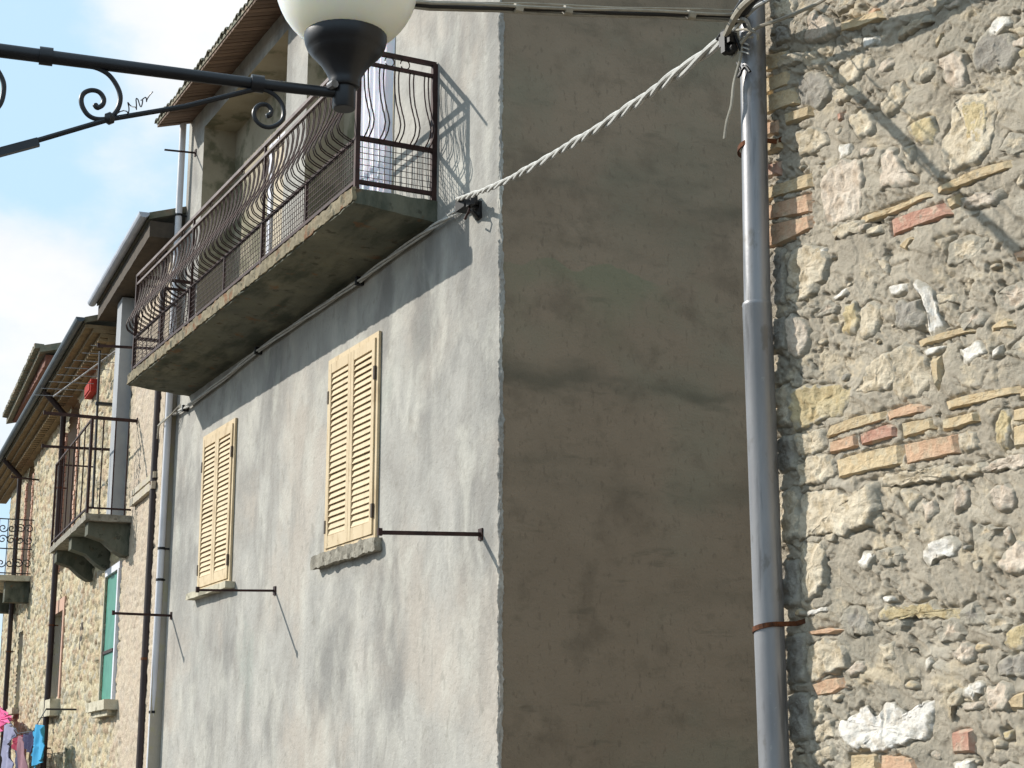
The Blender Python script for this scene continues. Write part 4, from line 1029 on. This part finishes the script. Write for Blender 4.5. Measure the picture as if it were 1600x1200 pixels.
def undul(U, Z): return .010*fbm(U*2.3, Z*2.3+5, 3)
def seg_dist(U, Z, q):
    """signed distance to polygon (negative inside)"""
    d = np.full(U.shape, 9.0); inside = np.zeros(U.shape, bool)
    for (x0, y0), (x1, y1) in zip(q, q[1:]+q[:1]):
        ex, ey = x1-x0, y1-y0; L2 = ex*ex+ey*ey+1e-12
        t = np.clip(((U-x0)*ex+(Z-y0)*ey)/L2, 0, 1)
        d = np.minimum(d, np.hypot(U-x0-t*ex, Z-y0-t*ey))
        c = ((y0 > Z) != (y1 > Z)) & (U < (x1-x0)*(Z-y0)/((y1-y0) if abs(y1-y0) > 1e-9 else 1e-9)+x0)
        inside ^= c
    return np.where(inside, -d, d)
def mortar_grid(u0, u1, z0, z1, ru, rz_, name):
    us = np.arange(u0, u1+ru*.5, ru); zs = np.arange(z0, z1+rz_*.5, rz_)
    U, Z = np.meshgrid(us, zs)
    warp = perlin(U*6+1, Z*6)
    H = undul(U, Z)
    H = H + .0036*fbm(U*8+warp*.5, Z*11+warp*.4, 5, .55)
    # trowelled smears running down to the left, with a lip
    d1 = U*.8 + Z*.6; d2 = -U*.6 + Z*.8
    H += .0045*smooth01(perlin(d1*5+warp*.6, d2*13), .04, .10)
    H -= .0045*smooth01(perlin(d1*9+4, d2*22+warp*.5), .12, .18)
    zone = smooth01(perlin(U*3.6+1, Z*3.6+9), -.05, .35)
    H += .0016*fbm(U*60, Z*70, 2, .7)*(.35+1.6*zone)
    # cracks and shrinkage holes
    w1 = .5*perlin(U*20, Z*20)
    H -= .012*np.exp(-(perlin(U*7+w1, Z*9+3)/.035)**2)*smooth01(perlin(U*6+11, Z*6), .02, .3)
    H -= .010*smooth01(perlin(d1*16+w1, d2*42+4), .40, .46)*(.2+zone)
    H -= .006*smooth01(perlin(d1*40+2, d2*70), .42, .5)*zone
    H += .0012*fbm(U*110, Z*120, 2, .6)
    D = np.full(U.shape, 9.0)
    for k, (c, q, brick) in enumerate(polys):
        a0 = min(p[0] for p in q)-.05; a1 = max(p[0] for p in q)+.05; b0 = min(p[1] for p in q)-.05; b1 = max(p[1] for p in q)+.05
        i0, i1 = np.searchsorted(us, (a0, a1)); j0, j1 = np.searchsorted(zs, (b0, b1))
        if i0 >= i1 or j0 >= j1: continue
        sl = (slice(j0, j1), slice(i0, i1))
        d = seg_dist(U[sl], Z[sl], q)
        D[sl] = np.minimum(D[sl], d)
    wob = .007*fbm(U*22, Z*22, 4, .6)
    Dn = D + wob
    H = H - .030*smooth01(-Dn, -.004, .012)
    crack = np.exp(-((Dn-.003)/.005)**2)*smooth01(perlin(U*9+5, Z*9), -.02, .25)
    H -= .012*crack
    return grid_mesh(name, U, H - .004, Z)
part('mortar', mortar_grid(2.70, SU, -.12, 2.56, .0042, .0042, 'mortar'), mortar, ston)
part('mortar', mortar_grid(-1.0, 2.70, -1.6, 4.2, .02, .02, 'mortar_outer'), mortar, ston)
part('mortar', mortar_grid(2.70, SU, 2.56, 4.2, .014, .014, 'mortar_upper'), mortar, ston)
part('mortar', mortar_grid(2.70, SU, -1.6, -.12, .014, .014, 'mortar_lower'), mortar, ston)
w = MB(); w.quad((SU, 0, -EYE), (SU, -7, -EYE), (SU, -7, 4.2), (SU, 0, 4.2)); w.quad((-1, 0, -EYE), (-1, -7, -EYE), (-1, -7, 4.2), (-1, 0, 4.2)); w.quad((-1, 0.02, 4.2), (-1, -7, 4.2), (SU, -7, 4.2), (SU, .02, 4.2))
part('alley_wall', w, mortar, ston)

def stone_mesh(q, brick, seed, col, buried=False):
    cx, cz, area = centroid(q)
    # star-shaped resampling about a kernel-ish centre
    per = []
    seglen = .009 if area > .004 else .006
    q2 = []
    for (x0, y0), (x1, y1) in zip(q, q[1:]+q[:1]):
        n = max(1, int(math.hypot(x1-x0, y1-y0)/seglen))
        for s in range(n):
            t = s/n; q2.append((x0+(x1-x0)*t, y0+(y1-y0)*t))
    arr = np.array(q2); m = len(arr)
    if not brick:   # soften the corners
        arr = (np.roll(arr, 1, 0) + 2*arr + np.roll(arr, -1, 0))/4
    jag = .0012 if brick else (.0075 if area > .002 else .004)
    arr = arr + np.stack([fbm(arr[:, 0]*30+seed, arr[:, 1]*30, 3, .6), fbm(arr[:, 0]*30, arr[:, 1]*30+seed+9, 3, .6)], 1) * jag
    size = math.sqrt(area)
    K = max(3, min(14, int(size*.5/.006)))
    ext = 1 + .012/max(size*.5, .02)
    ss = [ext, 1.0] + [1-(k/K)**1.1*1.0 for k in range(1, K)]
    vs = []; smear = []
    proud = (.002 + .003*random.random()) if brick else (.0 + .0045*random.random())
    amp = (.0012 if brick else (.0040 if size > .05 else .0022))
    if col == 'w': amp *= .8
    if buried: proud = -.002
    tilt = (random.uniform(-.07, .07), random.uniform(-.07, .07)) if not brick else (random.uniform(-.02, .02), random.uniform(-.03, .03))
    for i, s in enumerate(ss):
        P = np.array([cx, cz]) + (arr-[cx, cz])*s
        edge = 1-s
        h = undul(P[:, 0], P[:, 1])
        if i == 0: h = h - .022
        else:
            h = h + proud*min(1, (max(edge, 0)*size/.006)**.5) - (.006 if i == 1 and brick else (.002 if i == 1 else 0))
            h = h + tilt[0]*(P[:, 0]-cx) + tilt[1]*(P[:, 1]-cz)
            w_ = .5*perlin(P[:, 0]*16, P[:, 1]*16+seed)
            h = h + amp*fbm(P[:, 0]*24+seed+w_, P[:, 1]*30, 4, .72) + amp*.9*(1-2.6*np.abs(perlin(P[:, 0]*30+w_, P[:, 1]*22+seed)))
        smear += [(.22 if buried else 0)+max(0.0, .50 - edge*size*9) if not brick else max(0.0, .30 - edge*size*14)]*m
        for (a, b), hh in zip(P, h): vs.append((a-cx, hh, b-cz))
    smear.append(0.0)
    c1 = np.array([cx]); c2 = np.array([cz]); w_ = .5*perlin(c1*16, c2*16+seed)
    hc = float((undul(c1, c2) + proud + amp*fbm(c1*24+seed+w_, c2*30, 4, .72) + amp*.9*(1-2.6*np.abs(perlin(c1*30+w_, c2*22+seed))))[0]); vs.append((0, hc, 0))
    f = []
    for i in range(len(ss)-1):
        for j in range(m): f.append((i*m+j, i*m+(j+1) % m, (i+1)*m+(j+1) % m, (i+1)*m+j))
    l = (len(ss)-1)*m
    for j in range(m): f.append((l+j, l+(j+1) % m, len(vs)-1))
    mb = MB(); mb.v = vs; mb.f = f; mb.smear = smear
    return mb, cx, cz
outer = {}
for k, (c, q, brick) in enumerate(polys):
    mb, cx, cz = stone_mesh(q, brick, k*1.37, c, k in BURIED)
    if k >= N_SHOWN:          # beyond the part of the wall the picture shows
        O = outer.setdefault(c, (MB(), [])); i = len(O[0].v)
        O[0].v += [(x+cx, y, z+cz) for x, y, z in mb.v]; O[0].f += [tuple(a+i for a in f_) for f_ in mb.f]; O[1].extend(mb.smear); continue
    nm = 'brick' if (brick or c in 'or') else 'stone'
    me = mb.mesh(nm, False)
    me.polygons.foreach_set('use_smooth', [not brick]*len(me.polygons))
    me.attributes.new('Smear', 'FLOAT', 'POINT').data.foreach_set('value', mb.smear)
    me.materials.append(STM[c])
    o = bpy.data.objects.new(nm, me); place(o, ston, Vector((cx, 0, cz)) - Vector(ston['_base']))
for c, (mb, sm) in outer.items():
    me = mb.mesh('stones_beyond', True); me.attributes.new('Smear', 'FLOAT', 'POINT').data.foreach_set('value', sm)
    part('wall_stones', me, STM[c], ston, kind='stuff')

# ------------------------------------------------------------------ big zinc downpipe
PO = .062
pu, _ = FS.hit(1182, 600, PO)
zj = FS.hit(1182, 480, PO)[1]
pt = thing('rain_downpipe', FS, (pu, PO, -EYE), 'thick grey zinc downpipe at the near stone wall corner, held by two rusty straps', 'downpipe', 'downpipes on the house fronts')
utop = FS.hit(1176, 0, PO)[0]; ubot = FS.hit(1210, 1200, PO)[0]; umid = FS.hit(1183, 480, PO)[0]
part('upper_pipe', MB().tube([(utop+.01, PO, 4.3), (utop, PO, 2.5), (umid, PO, zj-.05)], .0405, 28), zinc, pt, smooth=True)
part('lower_pipe', MB().tube([(umid, PO, zj+.012), (umid, PO, zj+.004), (umid, PO, zj-.0), (ubot, PO, 0), (ubot-.01, PO, -EYE)], [.0435, .046, .0445, .0445, .0445], 28), zinc, pt, smooth=True)
for (x, y, tl_) in ((1168, 237, .35), (1192, 988, .22)):
    uu_, zz_ = FS.hit(x+5, y, PO)
    uu_ = umid + (ubot-umid)*max(0, (zj-zz_)/zj) if zz_ < zj else umid
    r = .0425 if zz_ > zj else .0465
    pts = []
    for j in range(13):
        a = math.pi*(-.02 + 1.04*j/12)        # half round the pipe, from far side to near side
        pts.append((uu_ + r*math.cos(a), PO + r*math.sin(a), zz_ + tl_*r*(-math.cos(a))*.9 + .01))
    pts = [(uu_ + r, -.02, pts[0][2])] + pts + [(uu_ - r - .004, .0, pts[-1][2]+.004), (uu_ - r - .05, -.01, pts[-1][2]+.012)]
    b = MB()
    for a, c in zip(pts, pts[1:]): b.bar(a, c, .005, .014)
    part('pipe_strap', b, rust, pt)

# ------------------------------------------------------------------ cables
def sag(a, b, n, s):
    a = Vector(a); b = Vector(b)
    return [a.lerp(b, i/n) - Vector((0, 0, s*4*(i/n)*(1-i/n))) for i in range(n+1)]
def wl(v): return (v[0], v[1], v[2] - EYE)     # world -> FW coordinates
A_ = FA.W(FA.hit(738, 318)[0], .12, FA.hit(738, 316)[1]); B_ = FS.W(FS.hit(1140, 58, .13)[0], .13, FS.hit(1140, 56, .13)[1])
path = sag(wl(A_), wl(B_), 260, .07)
tc_ = thing('twisted_cable', FW, tuple(wl(A_)), 'thick pale grey twisted cable slung from the house corner to the downpipe top', 'cable', 'cables on the houses')
L_ = (B_-A_).length; t = (B_-A_).normalized(); x_ = t.cross(Vector((0, 0, 1))).normalized(); y_ = x_.cross(t)
for k, (rad, off) in enumerate(((.0092, 0), (.0080, 2.3), (.0092, 4.1))):
    pts = []
    for i, p in enumerate(path):
        a = off + i/260*L_*2*math.pi/.85 + .9*math.sin(i*.031) + .35*math.sin(i*.11+1)
        pts.append(Vector(p) + x_*(math.cos(a)*.0105) + y_*(math.sin(a)*.0105) + Vector((0, 0, .004*math.sin(i*.05+k))))
    part('strand', MB().tube(pts, rad, 7), cable_m, tc_, smooth=True)
# run along the facade under the balcony
cp = [(735, 320), (715, 330), (690, 346), (660, 366), (600, 409), (560, 440), (500, 481), (450, 515), (400, 550), (350, 592), (300, 630), (285, 640), (268, 649)]
fc = thing('facade_cable', FA, FA.hit(400, 550)[:1] + (.03, FA.hit(400, 550)[1]), 'grey cable bundle clipped to the wall just below the long balcony', 'cable', 'cables on the houses')
base = [(FA.hit(x, y, .045)[0], .045, FA.hit(x, y, .045)[1]) for x, y in cp]
dense = []
for a, b in zip(base, base[1:]):
    for s in range(6): dense.append(Vector(a).lerp(Vector(b), s/6))
dense.append(Vector(base[-1]))
for k in range(3):
    pts = [p + Vector((0, .013*math.cos(i*.35+k*2.1), .013*math.sin(i*.35+k*2.1))) for i, p in enumerate(dense)]
    part('strand', MB().tube(pts, .0095, 6), cable_m, fc, smooth=True)
for x, y in ((402, 548), (560, 439), (288, 638)):
    u, z = FA.hit(x, y, .045); part('cable_clip', MB().box(u-.02, u+.02, 0, .07, z-.035, z+.035), black_plastic, fc)
# loose ends onto the white pipe
for k in range(4):
    u, z = FA.hit(270, 648, .05)
    part('loose_wire', MB().tube([(u-.3, .05, z+.03+.01*k), (u-.1, .07+.02*k, z-.02*k), (u+.12, .12+.02*k, z-.03-.03*k), (u+.22, .16, z-.10-.05*k)], .007, 5), wire_m, fc, smooth=True)
# clamp at the house corner
u, z = FA.hit(735, 318, .05)
cl_ = thing('cable_clamp', FA, (u, 0, z), 'black clamp holding the twisted cable near the plaster house corner', 'clamp', 'black cable clamps')
part('clamp_body', MB().box(u-.06, u+.09, .02, .13, z-.05, z+.045), black_plastic, cl_)
part('wall_plate', MB().box(u-.09, u-.02, 0, .02, z-.13, z+.0).bar((u-.05, .01, z-.12), (u-.14, .11, z-.10), .02).bar((u-.05, .01, z-.02), (u-.16, .13, z-.03), .024).box(u-.18, u-.10, .10, .13, z-.07, z-.02), black_plastic, cl_)
part('hook', MB().tube([(u-.10, .1, z-.06), (u-.14, .13, z-.12), (u-.10, .14, z-.16), (u-.05, .11, z-.14)], .009, 6), iron, cl_)

# wires over the street, off the top of the downpipe
P0 = (FS.hit(1166, 27, .12)[0], .12, FS.hit(1166, 27, .12)[1])
def over(w_, dz=0, du=0):
    k_ = max(0, w_-1.15)
    return (P0[0] + .08*w_ + du + .30*k_, P0[1] + w_, P0[2] - .165*w_ + dz + .30*k_ + .45*min(k_, .7)**2 + .63*max(0, k_-.7))
ow = thing('street_wires', FS, P0, 'bundle of thin wires crossing the picture top from lamp globe to downpipe', 'wires', 'cables on the houses')
for k, (dz, du, r) in enumerate(((0, 0, .0056), (.009, .009, .0046), (-.009, .008, .0042), (.027, .014, .0026), (.046, -.05, .0024), (.004, -.010, .0046), (-.005, .013, .0042))):
    pts = [over(i*.15, dz*(1 - .35*min(1, i*.15/1.5)) + .0025*math.sin(i*1.7+k*2), du) for i in range(0, 36)]
    part('wire', MB().tube(pts, r, 6), wire_m if k != 0 else black_plastic, ow, smooth=True)
for w_ in (.20, .62, .78):
    c = Vector(over(w_)); part('wire_tie', MB().tube([c + Vector((0, -.012, 0)), c + Vector((0, .012, 0))], .014, 8), wire_m, ow)
# far wires hugging the alley mouth
lwb = [(790, 2), (960, 3), (1150, 12)]
def spt(x, y, o): return (FS.hit(x, y, o)[0], o, FS.hit(x, y, o)[1])
pc = thing('pipe_top_clamp', FS, spt(1150, 66, .12), 'black clamp and knot of loose wires at the top of the thick grey downpipe', 'clamp', 'black cable clamps')
b = MB(); c = spt(1138, 66, .14)
b.box(c[0]-.03, c[0]+.025, c[1]-.012, c[1]+.018, c[2]-.012, c[2]+.022); b.tube([(c[0]+.02, c[1], c[2]-.024), (c[0]-.03, c[1], c[2]-.03)], .013, 10); b.box(c[0]-.012, c[0]+.008, c[1]-.02, c[1]+.024, c[2]-.04, c[2]+.03)
part('clamp_body', b, black_plastic, pc)
part('clamp_arm', MB().bar(c, (pu, PO, c[2]+.02), .014), rust, pc)
def wirepath(name, pts, r, m=wire_m, parent=pc):
    P = [Vector(spt(*p)) for p in pts]
    # Catmull-Rom
    Q = []
    PP = [P[0]] + P + [P[-1]]
    for i in range(1, len(PP)-2):
        p0, p1, p2, p3 = PP[i-1:i+3]
        for s in range(6):
            t = s/6; Q.append(.5*((2*p1)+(-p0+p2)*t+(2*p0-5*p1+4*p2-p3)*t*t+(-p0+3*p1-3*p2+p3)*t**3))
    Q.append(P[-1])
    part(name, MB().tube(Q, r, 7), m, parent, smooth=True)
wirepath('loose_wire', [(1132, 217, .13), (1136, 190, .13), (1143, 165, .13), (1147, 130, .125), (1156, 95, .12), (1158, 72, .12), (1150, 50, .12)], .0052)
wirepath('loose_wire', [(1158, 68, .125), (1180, 45, .12), (1215, 32, .10), (1250, 18, .09), (1290, -2, .08), (1340, -40, .07)], .0058)
wirepath('loose_wire', [(1140, 55, .13), (1160, 32, .12), (1180, 12, .11), (1200, 0, .10), (1230, -20, .08)], .0065, cable_m)
wirepath('loose_wire', [(1138, 45, .13), (1150, 32, .14), (1164, 30, .14), (1172, 45, .12)], .0055, cable_m)
wirepath('loose_wire', [(1145, 48, .12), (1165, 46, .13), (1182, 52, .12), (1184, 62, .11)], .004)
wirepath('loose_wire', [(1120, 62, .15), (1132, 48, .15), (1145, 52, .14), (1153, 66, .13), (1158, 80, .12)], .005, black_plastic)
wirepath('loose_wire', [(1146, 60, .13), (1140, 75, .13), (1144, 90, .125), (1152, 78, .12), (1160, 60, .12), (1176, 58, .12)], .004)
wirepath('loose_wire', [(1152, 98, .115), (1158, 112, .12), (1154, 120, .12), (1164, 104, .115), (1172, 112, .112)], .0045, black_plastic)
for k in range(3): wirepath('wire_twist', [(1152, 70+k*7, .118), (1160, 67+k*7, .12), (1170, 70+k*7, .115)], .0025, cable_m)
# cables that climb the stone wall just above the picture
cw = thing('wall_cables', FS, spt(1260, -20, .12), 'thick dark cables running up along the stone wall above the downpipe clamp', 'cable', 'cables on the houses')
wirepath('cable', [(1150, 30, .12), (1176, -6, .18), (1222, -34, .22), (1300, -70, .22), (1420, -130, .2), (1560, -200, .16)], .024, black_plastic, cw)
wirepath('cable', [(1130, 64, .14), (1160, 10, .22), (1230, -40, .25), (1330, -90, .22), (1480, -160, .14)], .011, wire_m, cw)

# ================================================================== STREET LAMP
AX = np.array(dirvec(540, 60)); AX = AX/math.hypot(AX[0], AX[1])*4.03
LX, LY = float(AX[0]), float(AX[1])
def zy(y, r=math.hypot(LX, LY)):
    v = dirvec(540, y); return float(v[2]/math.hypot(v[0], v[1])*r)
lamp = thing('street_lamp', FW, (-2.75, LY - .42, -EYE), 'black wrought iron bracket street lamp with cream opal globe, close to the viewer', 'street lamp')
PXM = 4.13/F_PX     # metres per pixel at the lamp
gc = zy(-24)
gr = 117*PXM
pr_ = []
for j in range(25):
    a = -math.pi/2 + math.pi*j/24
    pr_.append((max(.0005, gr*math.cos(a)), gc + gr*math.sin(a)*.97))
part('globe', MB().lathe((LX, LY), pr_, 48), globe_m, lamp, smooth=True)
hp = [(17, 171), (18.5, 169), (18.5, 138), (23, 137), (25, 134), (24.5, 128), (27, 121), (32, 112), (40, 101), (50, 91), (57.5, 84), (58, 82), (62, 79), (66, 70), (67.5, 63), (67.5, 57), (63, 55)]
part('globe_holder', MB().lathe((LX, LY), [(r*PXM, zy(y)) for r, y in hp], 40), black_iron, lamp, smooth=True)
part('collar_bolt', MB().tube([(LX-.035, LY-.02, zy(140)), (LX-.02, LY-.04, zy(140))], .011, 8), zinc, lamp)
# the arm: horizontal, running off to the left; its vertical plane carries the scrolls
za = zy(147)
def at_z(x, y, z): v = dirvec(x, y); t = z/v[2]; return Vector((v[0]*t, v[1]*t, z))
a1 = Vector((LX, LY, za)); a0 = at_z(0, 79, za)
dirA = (a0-a1); dirA.z = 0; dirA.normalize(); nrm = Vector((-dirA.y, dirA.x, 0))
def onarm(x, y, off=0.0):
    v = Vector(dirvec(x, y)); t = (a1.dot(nrm))/v.dot(nrm); p = v*t
    return p + nrm*off
end = a1 + dirA*2.6
lamp_base = Vector((end.x, end.y, -EYE))
arm_end = onarm(0, 79) + dirA*1.15
part('arm', MB().tube([a1 - dirA*-.01, onarm(400, 131), onarm(0, 79), arm_end], [.0135, .0150, .0175, .0185], 14), black_iron, lamp, smooth=True)
for x, y in ((72, 88), (402, 131)):
    p = onarm(x, y); part('arm_collar', MB().tube([p - dirA*.016, p + dirA*.016], .0225, 12), black_iron, lamp, smooth=True)
part('strut', MB().tube([onarm(404, 138), onarm(290, 166), onarm(172, 186), onarm(60, 219), onarm(0, 236), onarm(-300, 318)], .0068, 8), black_iron, lamp, smooth=True)
part('strut_sleeve', MB().bar(onarm(60, 222), onarm(-120, 270), .016, .02), black_iron, lamp)
p = onarm(171, 185); part('strut_knob', MB().tube([p - dirA*.012, p, p + dirA*.012], [.010, .0165, .010], 10), black_iron, lamp, smooth=True)
def smoothpath(pts, n=6):
    P = [onarm(*p) for p in pts]; PP = [P[0]*2-P[1]] + P + [P[-1]*2-P[-2]]; Q = []
    for i in range(1, len(PP)-2):
        p0, p1, p2, p3 = PP[i-1:i+3]
        for s in range(n):
            t = s/n; Q.append(.5*((2*p1)+(-p0+p2)*t+(2*p0-5*p1+4*p2-p3)*t*t+(-p0+3*p1-3*p2+p3)*t**3))
    Q.append(P[-1]); return Q
sc1 = [(138, 103), (155, 108), (171, 118), (183, 135), (188, 152), (184, 170), (172, 184), (152, 186), (138, 180), (129, 167), (127, 154), (132, 145), (143, 141), (155, 144), (162, 154), (160, 164), (152, 168), (148, 162)]
sc2 = [(406, 139), (420, 143), (433, 152), (442, 166), (443, 182), (436, 193), (421, 199), (407, 195), (398, 184), (398, 172), (406, 164), (417, 164), (424, 172), (422, 179), (416, 182)]
dx0 = -182
sc0 = [(x+dx0, y-17+(6 if i > 4 else 0)) for i, (x, y) in enumerate(sc1)]
for s, r in ((sc1, .0062), (sc2, .0058), (sc0, .0062)):
    Q = smoothpath(s); part('scroll', MB().tube(Q, [r]*(len(Q)-8) + [r*(1.15) for _ in range(5)] + [r*1.2, r*1.1, r*.8], 8), black_iron, lamp, smooth=True)
curl = [(178, 183), (188, 176), (194, 170), (197, 176), (200, 178), (202, 170), (199, 163), (203, 161), (209, 168), (213, 172), (214, 163), (212, 157), (217, 157), (221, 166), (222, 158), (221, 154), (226, 154), (229, 158), (231, 152), (238, 146)]
Q = smoothpath(curl, 4); Q = [p + nrm*(.012*math.sin(i*.6)) for i, p in enumerate(Q)]
part('wire_curl', MB().tube(Q, .0016, 5), black_iron, lamp, smooth=True)
px, py = arm_end.x, arm_end.y
part('pole', MB().tube([(px, py, -EYE), (px, py, -EYE+.9), (px, py, -EYE+.95), (px, py, za+.35)], [.09, .085, .055, .045], 16), black_iron, lamp, smooth=True)
part('pole_base', MB().lathe((px, py), [(.16, -EYE), (.16, -EYE+.08), (.11, -EYE+.2), (.1, -EYE+.3)], 20), black_iron, lamp, smooth=True)
lamp.location = FW.W(px, py, -EYE)
newb = Vector((px, py, -EYE)); oldb = Vector(lamp['_base'])
for ch in lamp.children: ch.location = ch.location + oldb - newb

for r in ROOTS:
    if '_base' in r.keys(): del r['_base']
bpy.context.view_layer.update()
